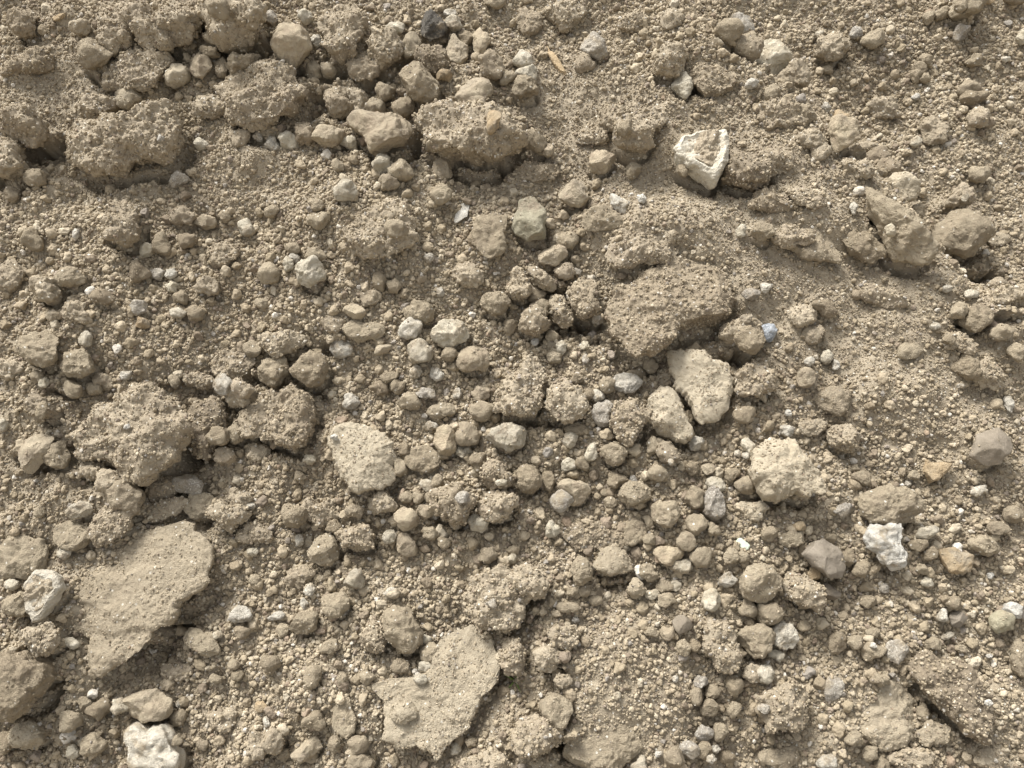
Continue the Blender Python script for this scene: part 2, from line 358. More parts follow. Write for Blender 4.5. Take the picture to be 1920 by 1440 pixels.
# ROUND: x,y,width,height,angle,kind | reference phrase | label     (middle-sized landmarks)
ROUND = '''
174,101,58,62,0,k|smooth rounded stone|smooth rounded brown stone at the upper left below a lumpy clod
330,44,88,62,0,c|crumbly clod by a dark cleft|large crumbly soil clod at the top left beside a dark cleft
438,31,112,100,0,c|largest clod on the top edge|largest crumbly soil clod cut by the top edge at the upper left
69,337,45,31,-10,k|oval brown stone|oval brown stone below a big crumbly clod on the left edge
378,130,46,44,0,t|pale round stone by the cleft|pale tan rounded stone in the dark cleft at the upper left
789,167,70,72,0,k|biggest ball-shaped clod|biggest ball-shaped soil clod above the big angular block
684,133,60,52,-10,c|knob-shaped clod|knob-shaped soil clod just below the tall crumbly slab near the top
810,118,62,46,10,n|blackish soil lump|blackish soil lump just below the black charred rock
928,278,26,42,15,o|reddish-brown stone in the huge clod|reddish-brown flat stone stuck in the front of the huge crumbly clod
1394,40,54,48,15,g|topmost grey-white stone|rounded grey-white stone, topmost of a cluster of four at the upper right
1358,76,46,42,0,k|smaller round brown stone|smaller round brown stone left in the cluster of four at the upper right
1397,92,58,60,0,k|larger round brown stone|larger round brown stone touching the white boulder at the upper right
1255,117,62,54,-10,c|crumbly clod above the cream stone|crumbly soil clod just above left of the cream upright stone
1335,150,80,62,10,c|crumbly clod beside the cream stone|crumbly mounded soil clod just right of the cream upright stone
1127,302,54,40,-15,t|tan stone left of the rimmed stone|tan rounded stone some way left of the white-rimmed stone
1078,363,58,46,10,t|tan stone left of the white wedge|tan blocky stone left of the bright white wedge stone
1698,352,62,44,10,s|pale block on the ridge|pale blocky clod at the upper right beside the long smooth ridge clod
1805,434,104,78,5,k|large dusty clod at the right|large dusty soil clod at the right above a small dark slot
139,527,56,40,-5,k|rounded clod in the left pebbles|rounded pale-brown clod among pebbles at the left, upper of a touching pair
90,543,56,50,0,c|darker clod of the left pair|darker crumbly clod at the left, lower of a touching pair
427,730,34,42,10,w|creamy white chunk|creamy white stone chunk above the small round clods left of centre
376,949,60,54,0,k|round clod over the largest pale slab|round brown clod perched just above the largest pale slab
351,909,60,40,5,g|grey oval stone|grey oval flat stone below the dark rough clod
311,955,88,36,-20,c|thin crumbly plate|thin crumbly soil plate left of the round clod over the largest pale slab
582,695,70,64,0,k|round clod left of centre|round soil clod left of centre above the shaggy broken clod
530,645,84,44,-5,c|long crumbly clod left of centre|long crumbly clod left of centre, topmost of a knot of three clods
441,685,84,56,-10,c|mounded clod above the creamy chunk|mounded soil clod just above the creamy white chunk
845,629,70,48,0,p|pale oval stone|pale oval stone with a gritty top in the centre of the heap
770,617,42,44,0,w|white stone in the centre|white angular stone left of the pale oval stone in the centre
888,676,64,48,0,t|blocky tan stone|blocky tan stone just below the pale oval stone in the centre
928,568,52,50,0,k|round brown clod above centre|round brown clod above right of the pale oval stone
785,585,62,38,10,k|long rounded stone above centre|long rounded brown stone just above the white stone in the centre
788,663,48,44,0,p|pale angular stone in the centre|pale angular stone directly below the white stone in the centre
658,754,36,34,0,w|round white stone left of centre|round white stone left of centre, alone among small pebbles
641,657,42,34,0,w|grey-white stone by the round clod|grey-white stone right of the round clod left of centre
794,862,68,50,-5,k|largest oval clod in the middle|largest oval brown clod right of the shield-shaped slab
949,822,72,48,0,p|pale oblong block|pale oblong blocky stone below the tall leaning clod
876,815,46,46,0,k|round clod by the oblong block|round brown clod just left of the pale oblong block
1174,716,52,44,0,w|round white stone right of centre|round dirty-white stone right of centre below the largest pitted slab
1132,775,40,56,5,g|grey backing stone|grey stone propped against the left of a crumbly round clod
1397,650,52,46,20,k|smooth tan clod by the blue stone|smooth tan clod just below left of the bluish grey stone
1507,711,34,42,10,t|teardrop tan stone|teardrop-shaped smooth tan stone alone on the fine soil at right
1583,822,64,52,5,c|clod with pale edge|soil clod with a pale broken edge right of the big pale slanted rock
1837,594,56,48,-10,k|round clod at the right edge gap|large round clod over a black gap at the right edge
139,1004,70,60,0,k|large round clod above the pale slab|large round clod just above left end of the largest pale slab
212,988,86,64,-15,c|broad clod above the pale slab|broad soil clod above the largest pale slab, right of a round clod
153,957,48,34,-10,p|pale chunk by the broad clod|pale whitish chunk above the large round clod in the lower left
40,1044,110,88,-10,k|broad dusty mound on the left edge|broad dusty soil mound at the left edge above the grey-white rimmed stone
385,1204,74,46,30,k|half-buried sausage-shaped clod|half-buried sausage-shaped clod right of the largest pale slab
453,1153,44,34,0,w|white lumpy stone by the sausage clod|white lumpy stone above right of the half-buried sausage-shaped clod
49,1381,58,58,10,s|pale crusty lump|pale crusty lump near the bottom left corner
607,1034,56,62,0,k|pear-shaped clod|pear-shaped soil clod in the lower left of the middle
669,1006,72,52,0,c|rough clod by the pear-shaped clod|rough crumbly clod just right of the pear-shaped clod
763,1023,42,44,0,t|pointed tan stone|pointed tan stone above the tall oval boulder
763,975,46,46,0,t|upper pointed tan stone|tan stone directly above the pointed tan stone
667,1086,38,38,0,p|pale pyramid-shaped stone|pale pyramid-shaped stone half buried below the rough clod
629,1134,54,52,0,k|ball-like clod in the lower left|ball-like brown clod left of the tall oval boulder
648,1343,44,74,5,k|oval clod near the bottom|oval upright brown clod near the bottom left of the broad pale lower slab
995,1093,72,62,0,c|rough lump by the crusty clod|rough soil lump touching the right of the crusty clod with white fleck
1040,1332,62,68,0,k|round clod near the bottom middle|round dusty clod near the bottom middle beside a dark crack
1422,1093,80,68,0,k|largest round brown clod|largest round brown clod on the right, left of the elongated coarse clod
1439,1148,48,48,0,k|round clod under the largest round one|round brown clod directly below the largest round brown clod
1417,1202,64,66,0,k|ball-like round clod|nearly perfect ball-like round clod left of the white-grey block
1337,945,50,62,5,g|grey-white rounded stone|grey-white rounded upright stone left of the big pale slanted rock
1342,909,36,32,0,p|cream cube-like stone|cream cube-like stone on top of the grey-white rounded stone
1189,928,62,46,0,k|lumpy clod below centre right|lumpy brown clod below centre right amid small stones
1245,963,54,50,0,k|cracked round clod|round clod with a crack below the big pebbles, centre right
1080,921,62,48,10,t|flat tan stone|flat tan angular stone below centre, right of a grey flake
1054,938,40,46,30,g|grey stone flake|grey angular stone flake left of the flat tan stone
1189,997,46,54,10,k|upright clod above the cracked plate|upright rounded clod above right of the cracked overhanging plate
1328,1126,38,46,10,p|lumpy pale stone|lumpy pale stone left of the largest round brown clod
1897,1143,36,30,0,w|bright white stone at the right edge|bright white rounded stone near the right edge
1878,1166,46,44,0,v|greenish stone at the right edge|greenish-grey stone under the bright white stone at the right edge
1663,1335,120,140,-20,s|flat half-buried pale slab|flat half-buried pale slab left of the overhanging lower right slab
1743,1374,62,46,-5,s|pale clod in the lower right|pale crumbly clod below the gap of the overhanging lower right slab
1675,1221,42,46,20,g|grey-tan stone by the overhang|grey-tan stone just left of the overhanging lower right slab
1559,1291,42,46,10,g|grey stone above the half-buried slab|grey rounded stone left of the flat half-buried pale slab
1130,1400,150,110,0,k|low dusty mound at the bottom|low broad dusty mound at the bottom right of a black crack
'''
# SMALL: x,y,width,height,angle,kind ;   labels are composed from the nearest landmark further down
SMALL = '''
184,201,72,42,-15,c;240,185,45,40,0,s;283,62,75,50,35,c;406,84,40,27,20,k;450,94,42,38,0,k;333,142,50,35,-25,s;455,122,65,40,-25,k;416,127,28,36,0,k
394,104,32,22,10,k;52,240,85,70,0,c;331,298,13,13,0,w;481,253,18,14,0,w;461,424,34,30,0,p;375,268,26,20,0,p;232,424,80,75,0,c;66,455,38,36,0,k;306,461,32,40,0,k
354,455,32,32,0,k;343,408,48,34,0,c;383,413,40,28,0,t;420,404,26,20,0,k;336,340,35,25,0,g;152,54,45,30,0,c;45,43,52,50,0,c;149,444,13,20,10,w;26,366,30,28,0,k
275,470,28,26,0,p;494,64,42,48,0,c;368,17,50,32,0,c;720,97,70,54,-30,c;772,87,36,46,0,k;900,76,32,50,0,t;874,69,28,28,0,k;851,49,35,28,0,p;660,168,66,38,55,c
633,190,50,52,0,c;587,129,34,34,0,k;616,131,28,26,0,k;700,196,40,36,0,k;756,205,40,40,0,k;723,174,36,32,0,k;834,148,28,24,0,o;617,257,56,38,-15,t
536,254,38,34,0,p;505,262,30,32,0,w;569,247,44,35,0,c;720,314,42,36,0,p;754,328,46,38,0,k;728,347,40,28,0,k;747,303,26,24,0,k;827,306,40,38,0,c;827,370,38,36,0,k
600,417,40,28,-10,k;598,392,32,22,0,k;511,398,30,22,0,k;747,441,44,36,0,k;593,481,40,28,0,k;553,472,28,24,0,k;661,285,38,22,20,p;652,365,50,32,-20,p;636,318,24,22,0,k
984,170,46,40,0,k;950,156,26,30,0,k;806,490,18,18,0,w;921,134,50,45,0,c;595,82,22,18,0,w;575,40,26,22,0,p;845,31,25,12,0,w;742,57,36,20,0,p;504,30,30,22,0,g
928,3,40,30,0,k;982,118,36,36,0,p;990,142,42,30,0,p;1408,161,22,20,0,w;1446,178,34,28,0,k;1163,278,26,26,0,k;1002,264,46,44,0,k;1024,283,30,26,0,t
1200,382,18,16,0,w;1062,450,44,32,0,k;1035,483,56,36,-20,t;1429,434,50,30,10,k;1390,434,20,26,0,p;1190,250,90,50,-5,c;1272,337,24,26,0,k;1186,320,28,34,0,k
1760,31,24,24,0,k;1738,38,22,24,0,k;1778,43,24,18,0,k;1798,66,34,26,-40,g;1632,82,46,34,-20,k;1600,71,24,20,0,g;1554,128,20,16,0,k;1557,189,18,18,0,w;1555,92,55,55,0,c
1493,139,56,50,0,c;1640,256,42,24,0,c;1653,288,48,40,0,k;1673,312,46,38,0,c;1729,389,36,26,0,k;1795,375,52,36,-10,c;1788,387,12,22,10,p;1830,226,42,36,0,c
1819,163,44,24,-10,k;1825,184,46,26,0,k;1833,330,42,34,0,k;1712,150,22,20,0,k;1728,153,24,20,0,k;1719,135,28,22,0,k;1732,115,24,22,0,k;1825,116,34,22,0,k
1712,188,14,12,0,w;1713,269,22,18,0,p;1885,111,18,10,0,w;1594,396,14,24,0,w;1916,69,20,28,0,p;1855,4,22,12,0,o;1900,0,44,22,0,k;1535,68,18,14,0,p;1590,203,42,22,40,o
1645,455,22,22,0,p;198,562,46,32,0,k;262,510,38,36,0,k;257,575,34,26,0,g;264,605,26,24,0,o;335,588,28,26,0,p;323,515,24,20,0,w;295,513,28,22,0,g;323,539,20,22,0,p
340,558,28,30,0,k;368,591,36,28,0,k;392,541,46,34,0,c;104,593,28,20,0,t;161,636,28,32,15,p;238,704,26,16,-25,w;76,709,24,26,0,k;88,719,20,20,0,p;135,730,34,36,0,k
170,726,30,26,0,k;85,768,46,48,0,n;108,782,20,34,10,k;12,798,26,22,0,p;108,855,44,54,30,k;420,824,42,36,0,k;448,808,34,52,25,k;448,738,50,50,0,c;472,744,40,28,0,c
475,655,40,30,0,k;375,716,62,28,10,c;330,716,24,24,0,k;424,857,46,30,0,c;292,914,66,42,0,c;236,935,88,56,10,k;210,905,50,44,0,c;471,950,22,18,0,w;170,882,50,36,0,c
78,962,20,20,0,k;509,520,40,38,0,k;586,518,46,56,0,p;546,503,22,24,0,p;557,490,20,16,0,w;494,570,24,22,0,k;711,527,26,36,0,k;739,536,28,26,0,k;664,584,46,28,10,t
843,666,32,28,0,k;956,612,26,26,0,k;827,553,16,18,0,w;516,697,64,54,-30,k;534,722,24,18,0,k;780,700,26,26,0,w;819,702,22,28,0,w;713,727,40,26,15,k;746,725,28,28,0,k
730,709,34,20,0,k;720,657,38,18,-25,t;768,754,42,36,0,k;797,740,38,24,10,g;858,737,18,22,0,w;827,770,50,30,-10,k;902,739,36,28,0,t;902,772,48,36,0,k;810,798,26,18,0,w
834,827,42,60,0,t;869,846,32,24,0,p;749,876,32,34,0,k;759,841,24,26,0,k;897,865,34,38,0,k;931,893,60,50,0,c;931,949,70,60,0,c;803,911,26,26,0,p;822,904,24,24,0,k
716,942,50,42,0,c;763,933,26,24,0,k;786,935,24,22,0,k;810,935,26,24,0,k;798,959,32,32,0,t;667,959,34,30,0,k;554,967,52,48,10,k;872,942,28,22,0,g;850,945,76,76,0,c
940,912,22,12,-10,p;636,827,14,12,0,w;563,893,24,20,0,k;584,864,24,18,0,p;277,817,13,12,0,w;1052,582,66,36,65,c;1015,522,62,30,35,c;1060,508,44,30,0,c;972,540,40,60,0,c
1005,553,36,28,0,k;1015,578,42,32,0,k;1000,605,56,50,0,c;1123,595,24,24,0,g;1137,723,30,32,0,k;1200,693,36,28,0,k;1222,680,30,28,0,k;1082,711,30,18,0,k
1120,742,26,24,0,w;1104,740,22,24,0,k;1387,625,70,50,0,c;1385,613,24,18,0,w;1434,541,20,20,0,w;1408,553,34,24,0,g;1033,631,26,22,0,t;1003,640,16,14,0,w;1052,650,22,26,0,p
1095,652,18,16,0,p;1097,676,14,18,0,w;1040,667,26,28,0,k;1069,825,28,32,0,p;1109,851,24,36,10,p;1151,848,50,46,0,k;1222,838,26,34,0,k;1189,846,28,24,0,k;1252,851,44,44,0,n
1307,829,28,26,0,w;1401,838,20,36,-20,p;1399,855,18,16,0,w;1390,782,42,32,0,k;1066,872,28,28,0,p;1092,869,26,30,0,k;991,900,46,54,0,k;1029,900,26,38,0,k;1158,900,40,32,0,k
1231,890,40,34,0,k;1302,933,34,46,0,k;1396,910,40,34,0,k;1330,879,28,22,0,t;1300,876,26,30,0,k;1373,890,28,26,0,k;1252,872,12,14,0,w;1187,900,14,14,0,w;1144,942,26,20,0,k
1137,924,22,16,0,k;1472,810,28,24,10,w;1554,666,24,26,0,p;1514,681,20,18,0,w;1571,681,16,18,-30,w;1831,921,30,22,-20,w;1892,758,16,40,-10,w;1795,584,32,30,0,k
1871,629,44,32,0,k;1901,662,32,36,0,k;1890,562,84,40,0,c;1752,613,18,14,0,w;1772,544,18,14,0,w;1816,555,32,16,0,p;1541,580,56,24,25,k;1804,723,18,10,0,w;1613,898,36,28,0,k
1604,879,18,18,0,k;1578,957,34,24,-20,g;1715,891,22,18,0,k;1882,525,36,24,0,c;1472,779,12,14,0,w;1774,640,20,20,0,k;83,1199,62,62,0,c;134,1206,30,22,10,p;222,1325,34,30,0,p
455,1185,28,28,0,k;413,1190,18,16,0,p;35,1134,50,50,0,k;23,1096,28,20,0,p;174,1395,44,44,0,k;134,1350,38,44,0,k;161,1318,26,26,0,k;181,1332,40,42,0,k;139,1409,22,28,0,p
328,1322,14,18,0,w;330,1346,28,34,0,k;444,1266,26,24,0,k;403,1273,26,20,0,k;439,1245,24,20,0,k;479,1089,24,26,0,k;477,1035,22,18,0,p;375,1398,22,26,0,k;486,1395,40,50,0,c
344,1384,20,20,0,k;118,1384,24,22,0,k;434,968,64,50,0,c;122,1037,26,22,0,p;486,1325,26,22,0,o;8,1390,30,40,0,k;628,987,30,28,0,k;730,1006,30,26,0,p;808,1001,32,28,0,k
897,980,36,38,0,p;914,1042,34,32,0,k;959,1048,22,20,0,p;834,1018,28,22,0,k;562,1013,18,22,0,w;582,1107,20,28,10,w;570,1134,16,24,0,w;518,1155,34,16,-10,w;733,1110,30,14,-15,w
699,1197,46,62,0,c;798,1199,24,18,15,p;806,1225,42,40,0,k;798,1249,34,22,0,p;791,1270,28,22,0,p;751,1249,36,30,0,k;924,1131,20,18,0,w;617,1214,40,28,-20,k;567,1169,56,44,-30,k
506,1244,38,34,0,k;529,1181,24,26,0,k;591,1351,44,34,0,k;674,1395,38,40,0,k;629,1395,24,32,0,k;588,1266,30,52,15,k;643,1273,22,24,0,k;688,1270,30,26,0,k;855,1405,20,26,30,p
883,1391,24,22,0,k;963,1232,48,68,0,c;501,1353,14,18,0,w;511,1388,46,50,0,c;532,1416,22,26,0,k;678,1430,56,40,0,k;914,1428,92,50,0,c;1090,1070,46,50,0,k;1035,992,28,34,0,p
1300,985,40,36,0,k;1283,1013,40,36,0,k;1332,994,26,24,0,k;1252,1041,54,38,15,t;1311,1044,42,38,0,k;1217,1013,24,24,0,k;1365,1044,28,34,0,k;1387,1044,22,24,0,k
1359,1088,34,26,-10,w;1278,1062,44,26,10,p;1215,1074,36,32,0,k;1193,1103,36,38,0,s;1246,1100,34,26,0,k;1222,1114,26,20,0,p;1248,1126,34,28,0,k;1401,1141,34,34,0,k
1276,1171,38,36,0,b;1250,1187,28,28,0,t;1220,1185,26,20,0,k;1278,1214,26,34,-10,k;1302,1213,24,20,0,k;1026,1235,56,50,0,c;1078,1162,14,13,0,w;1094,1108,24,28,0,k
1071,1110,22,18,0,k;1116,1126,28,22,0,k;1064,1138,42,24,10,k;1055,1277,36,26,0,c;1005,1378,92,70,-15,c;1332,1329,36,38,0,k;1307,1306,24,34,0,k;1338,1298,30,28,0,k
1316,1280,28,28,0,g;1377,1284,34,38,0,k;1408,1263,36,36,0,c;1432,1263,36,36,0,p;1418,1322,24,18,0,w;1377,1329,28,30,0,k;1288,1402,38,32,0,g;1259,1416,38,42,0,k;1318,1405,34,30,0,k
1340,1402,18,18,0,w;1200,1433,30,30,0,p;1231,1409,16,14,0,w;1326,1416,18,16,0,w;1321,1375,34,32,0,g;1349,1371,30,36,0,k;1266,1273,10,16,0,w;1363,1419,30,26,0,k;1158,1305,14,18,0,p
1559,1110,34,26,15,b;1614,1067,36,30,0,k;1588,1044,28,28,0,k;1526,1077,28,22,10,o;1837,1022,52,36,10,k;1729,999,44,24,-10,p;1713,1023,36,24,0,k;1739,1039,26,26,0,k
1734,1091,22,20,0,p;1660,1103,18,18,0,g;1767,1155,24,24,0,w;1798,1162,32,30,0,b;1788,1131,34,28,0,k;1456,1228,28,22,10,p;1571,1206,34,44,0,k;1602,1204,30,26,0,k;1634,1221,44,32,0,k
1627,1209,13,11,0,w;1637,1187,26,22,0,k;1632,1128,30,26,0,k;1824,1311,13,13,0,w;1914,1232,34,72,0,k;1729,1336,26,34,0,k;1592,1381,26,32,0,k;1628,1412,28,34,0,k;1545,1426,38,28,0,w
1649,1433,30,28,0,k;1646,1273,34,26,0,k;1670,1265,14,12,0,g;1746,1207,32,28,0,k;1804,1218,24,16,0,k;1779,1193,20,16,0,p;1856,1230,12,10,0,w;1854,1079,12,12,0,w;1439,1002,30,28,0,k
1495,987,24,22,0,o;1722,1067,22,22,0,k;1896,964,34,36,0,k;1864,992,40,28,0,k
'''
# LUMPS: half-merged swellings of soil, same columns as SMALL
LUMPS = '''
1462,222,80,50,20,c;1517,264,50,40,0,c;1503,222,44,40,0,k;1535,288,40,34,0,c;1600,323,60,36,20,c;1455,305,70,50,20,c;1441,382,80,40,10,c;1507,382,70,36,15,c
1524,462,110,60,20,k;1614,465,90,50,30,k;1871,448,44,30,0,c;1482,448,80,40,10,c;1186,45,60,40,0,c;1258,38,50,34,0,c;1095,125,40,34,0,c;1068,28,70,60,0,c
1147,222,60,50,0,c;995,42,50,50,0,c;1224,222,60,40,0,c;1110,253,60,40,0,c;1008,323,80,40,0,c;1127,417,80,50,0,k;1500,591,60,40,0,c;1524,626,44,36,0,c
1798,643,60,40,20,c;1708,657,50,34,0,k;1812,688,60,40,20,k;1520,803,60,30,0,c;62,125,90,40,-20,c;399,208,60,50,0,c;448,257,40,30,0,c;20,515,60,50,0,c
24,695,50,40,0,c;187,713,40,34,0,c;448,942,50,44,0,c;482,848,50,36,0,c;681,622,70,50,0,k;626,608,40,34,0,c;695,560,40,34,0,c;1081,806,40,28,0,k
1116,1006,110,60,0,c;1408,957,60,36,10,s;695,420,150,130,0,c;921,440,80,80,0,k;1210,450,150,100,-20,c;600,960,70,50,0,c;480,1000,60,40,0,c;880,520,60,40,0,c
420,480,70,40,0,c;150,590,60,40,0,c;1480,1010,50,40,0,k;1850,700,70,50,20,c;1650,560,80,40,20,c;1560,750,70,50,0,k;1750,250,60,40,0,c;1660,200,60,40,10,c
330,1260,60,40,0,c;420,1350,60,44,0,c;560,1080,60,40,0,c;760,1330,50,40,0,s;1460,1420,80,44,0,k;1700,1420,80,44,0,c;1850,1420,60,40,0,c
'''
# MOUNDS / PITS in the heap's own surface: x,y,rx,ry,height in cm
MOUNDS = '''695,420,110,90,4.5;921,444,60,55,3;1210,450,110,70,4;430,300,60,60,1.5;1350,440,120,80,2.5;1250,230,90,60,2.5;1480,300,90,60,3;600,590,120,60,1.5
1450,560,90,60,2;1150,1300,140,110,3;1500,420,110,60,2.5;250,60,160,80,3;1720,700,140,120,2;240,620,150,80,1.5;1000,1000,120,80,1.5;690,850,110,90,1.5;560,1240,140,80,1.5'''
PITS = '''590,150,14,10,5;640,150,20,10,5;505,95,16,14,5;480,110,14,10,5;560,140,16,8,4;715,215,14,12,5;600,200,18,14,5;770,120,16,9,4;230,75,14,8,3;665,290,14,10,4;950,310,18,10,5;60,290,20,12,5;130,745,14,8,3;480,715,16,12,4;545,720,10,10,4;610,740,10,14,3;1300,180,20,10,4;1380,110,16,9,4;1440,145,18,9,4;1500,170,16,8,4;1620,300,24,9,5;1660,330,16,8,4;1030,560,12,14,4;1060,560,10,12,4;1120,640,14,10,3;97,287,22,14,6;15,345,30,10,4;660,205,20,26,5;690,170,14,14,4;455,112,22,14,5;400,75,18,12,4;330,85,14,10,4;868,318,40,14,5;780,285,16,20,4;640,215,18,16,4;
1620,290,18,10,6;1570,293,12,9,5;1690,455,22,12,6;1640,440,18,10,5;1795,472,24,8,4;1875,497,20,10,5;1906,484,14,9,5;1851,612,34,10,4;1800,606,16,8,4
1088,612,30,17,6;1055,625,24,10,3;1375,682,20,12,6;1309,800,10,14,4;335,850,16,18,6;430,770,14,22,4;450,790,10,12,4;70,880,22,16,5;170,910,16,12,3;530,850,36,10,3;630,655,12,14,4;1405,940,30,10,2
1020,795,40,10,4;265,1240,40,26,4;320,1195,24,16,4;90,1240,22,12,4;100,1300,14,24,4;955,1175,30,16,5;1059,1232,10,8,6;1052,1261,12,8,6;940,1260,10,26,4;1061,1425,12,26,7;1160,1092,34,10,3;1770,1345,26,20,4;1830,1388,24,9,4;1720,1290,20,18,3;380,975,14,10,3;270,975,18,9,3'''
# ---------------------------------------------------------------- pixel -> slope
def cast(px, py, n=0.0):
    """Where the view ray of a photo pixel meets the plane n metres above the slope plane."""
    x = (px - 960.0) / FPX
    y = -(py - 720.0) / FPX
    d = np.array((x, 0, 0)) + CF + y * CU
    t = (n - CAM_N) / d[2]
    return np.array((d[0] * t, d[1] * t))

def parse(txt, w):
    r = []
    for part in txt.replace('\n', ';').split(';'):
        if part.strip():
            r.append([float(v) for v in part.split(',')[:w]])
    return r

def px_scale(px, py):
    """Metres per photo pixel across and down at a place on the slope."""
    a, b, c = cast(px, py), cast(px + 10, py), cast(px, py + 10)
    return abs(b[0] - a[0]) / 10, abs(c[1] - a[1]) / 10

RIDGE = np.array([cast(*p) for p in ((1080, -260), (1180, -60), (1330, 110), (1500, 215), (1590, 320), (1700, 455), (1790, 570), (1960, 655), (2300, 800))])
BUMPS = []
for x, y, rx, ry, h in parse(MOUNDS, 5):
    c = cast(x, y); sx, sy = px_scale(x, y)
    BUMPS.append((c[0], c[1], rx * sx, ry * sy, h * 0.01, 1.0))
for x, y, rx, ry, h in parse(PITS, 5):
    c = cast(x, y); sx, sy = px_scale(x, y)
    BUMPS.append((c[0], c[1], rx * sx * 1.2, ry * sy * 1.2, -h * 0.0100, 1.3))

def macro(u, v):
    """Large shape of the heap's face: ridge with lower ground beyond it, swells, mounds and hollows."""
    u = np.asarray(u, float); v = np.asarray(v, float)
    best = np.full(u.shape, 1e9); sign = np.zeros(u.shape)
    for a, b in zip(RIDGE[:-1], RIDGE[1:]):
        d = b - a
        t = np.clip(((u - a[0]) * d[0] + (v - a[1]) * d[1]) / (d @ d), 0, 1)
        qx = u - a[0] - t * d[0]; qy = v - a[1] - t * d[1]
        dist = np.hypot(qx, qy)
        cr = d[0] * qy - d[1] * qx
        m = dist < best
        best = np.where(m, dist, best); sign = np.where(m, np.sign(cr), sign)
    sd = best * sign                      # > 0 beyond the ridge (upper right)
    h = -0.085 * sstep(0.0, 0.13, sd) + 0.018 * np.exp(-(sd / 0.08) ** 2)
    p = np.stack([u.ravel() * 2.6 + 5.0, v.ravel() * 2.6 + 9.0, np.zeros(u.size)], 1)
    h = h + 0.020 * fbm(p, 3, 5).reshape(u.shape)
    wp = np.stack([u.ravel(), v.ravel(), np.zeros(u.size)], 1)
    wu = u + (0.014 * fbm(wp * 30, 3, 71, 0.6)).reshape(u.shape)
    wv = v + (0.012 * fbm(wp * 34 + 9, 3, 72, 0.6)).reshape(u.shape)
    for cx, cy, rx, ry, hh, pw in BUMPS:
        uu, vv = (wu, wv) if hh < 0 else (u, v)
        if hh > 0:
            h = h + hh * np.exp(-((uu - cx) / rx) ** 2 - ((vv - cy) / ry) ** 2)
        else:                              # a slip: sharp lip above, floor running out below
            t = (cy + ry - vv) / (2.3 * ry)
            side = np.exp(-((uu - cx) / (rx * 1.15)) ** 4)
            h = h + hh * side * sstep(0.0, 0.16, t) * np.clip(1 - t, 0, 1) ** 1.4
            h = h - 0.30 * hh * side * np.exp(-((t + 0.16) / 0.18) ** 2) * (t < 0.06)
    return h

def at(px, py, lift=0.0):
    c = cast(px, py)
    for _ in range(3):
        c = cast(px, py, float(macro(np.array([c[0]]), np.array([c[1]]))[0]) + lift)
    return c

# ---------------------------------------------------------------- object helpers
def mesh_from(name, co, tris, mat, smooth=True):
    me = bpy.data.meshes.new(name)
    me.vertices.add(len(co)); me.vertices.foreach_set('co', np.ascontiguousarray(co, np.float32).ravel())
    k = tris.shape[1]
    me.loops.add(tris.size); me.loops.foreach_set('vertex_index', np.ascontiguousarray(tris, np.int32).ravel())
    me.polygons.add(len(tris)); me.polygons.foreach_set('loop_start', np.arange(0, tris.size, k, dtype=np.int32))
    me.polygons.foreach_set('loop_total', np.full(len(tris), k, np.int32))
    if smooth:
        me.polygons.foreach_set('use_smooth', np.ones(len(tris), bool))
    me.materials.append(mat)
    me.update(calc_edges=True)
    return me

def put(name, me, loc, parent=None):
    """Link an object standing at loc in slope coordinates (or at loc inside its parent)."""
    o = bpy.data.objects.new(name, me)
    COL.objects.link(o)
    if parent is None:
        o.matrix_world = M_SLOPE @ Matrix.Translation(loc)
    else:
        o.parent = parent
        o.location = loc
    return o

def tag(o, label, cat, group=None):
    o['label'] = label; o['category'] = cat
    if group:
        o['group'] = group
    return o

# icospheres
def ico(sub):
    t = (1 + 5 ** 0.5) / 2
    v = np.array([(-1, t, 0), (1, t, 0), (-1, -t, 0), (1, -t, 0), (0, -1, t), (0, 1, t), (0, -1, -t), (0, 1, -t), (t, 0, -1), (t, 0, 1), (-t, 0, -1), (-t, 0, 1)], float)
    f = np.array([(0, 11, 5), (0, 5, 1), (0, 1, 7), (0, 7, 10), (0, 10, 11), (1, 5, 9), (5, 11, 4), (11, 10, 2), (10, 7, 6), (7, 1, 8), (3, 9, 4), (3, 4, 2), (3, 2, 6), (3, 6, 8), (3, 8, 9), (4, 9, 5), (2, 4, 11), (6, 2, 10), (8, 6, 7), (9, 8, 1)])
    v /= np.linalg.norm(v, axis=1)[:, None]
    for _ in range(sub):
        e = np.sort(np.concatenate([f[:, [0, 1]], f[:, [1, 2]], f[:, [2, 0]]]), axis=1)
        uq, inv = np.unique(e, axis=0, return_inverse=True)
        inv = inv.ravel()
        mid = v[uq].sum(1); mid /= np.linalg.norm(mid, axis=1)[:, None]
        n = len(f); m = inv + len(v)
        a, b, c = m[:n], m[n:2 * n], m[2 * n:]
        f = np.concatenate([np.stack([f[:, 0], a, c], 1), np.stack([f[:, 1], b, a], 1), np.stack([f[:, 2], c, b], 1), np.stack([a, b, c], 1)])
        v = np.concatenate([v, mid])
    return v, f
ICO = {k: ico(k) for k in range(2, 7)}

NANG = 96
ANG = np.arange(NANG) * 2 * math.pi / NANG

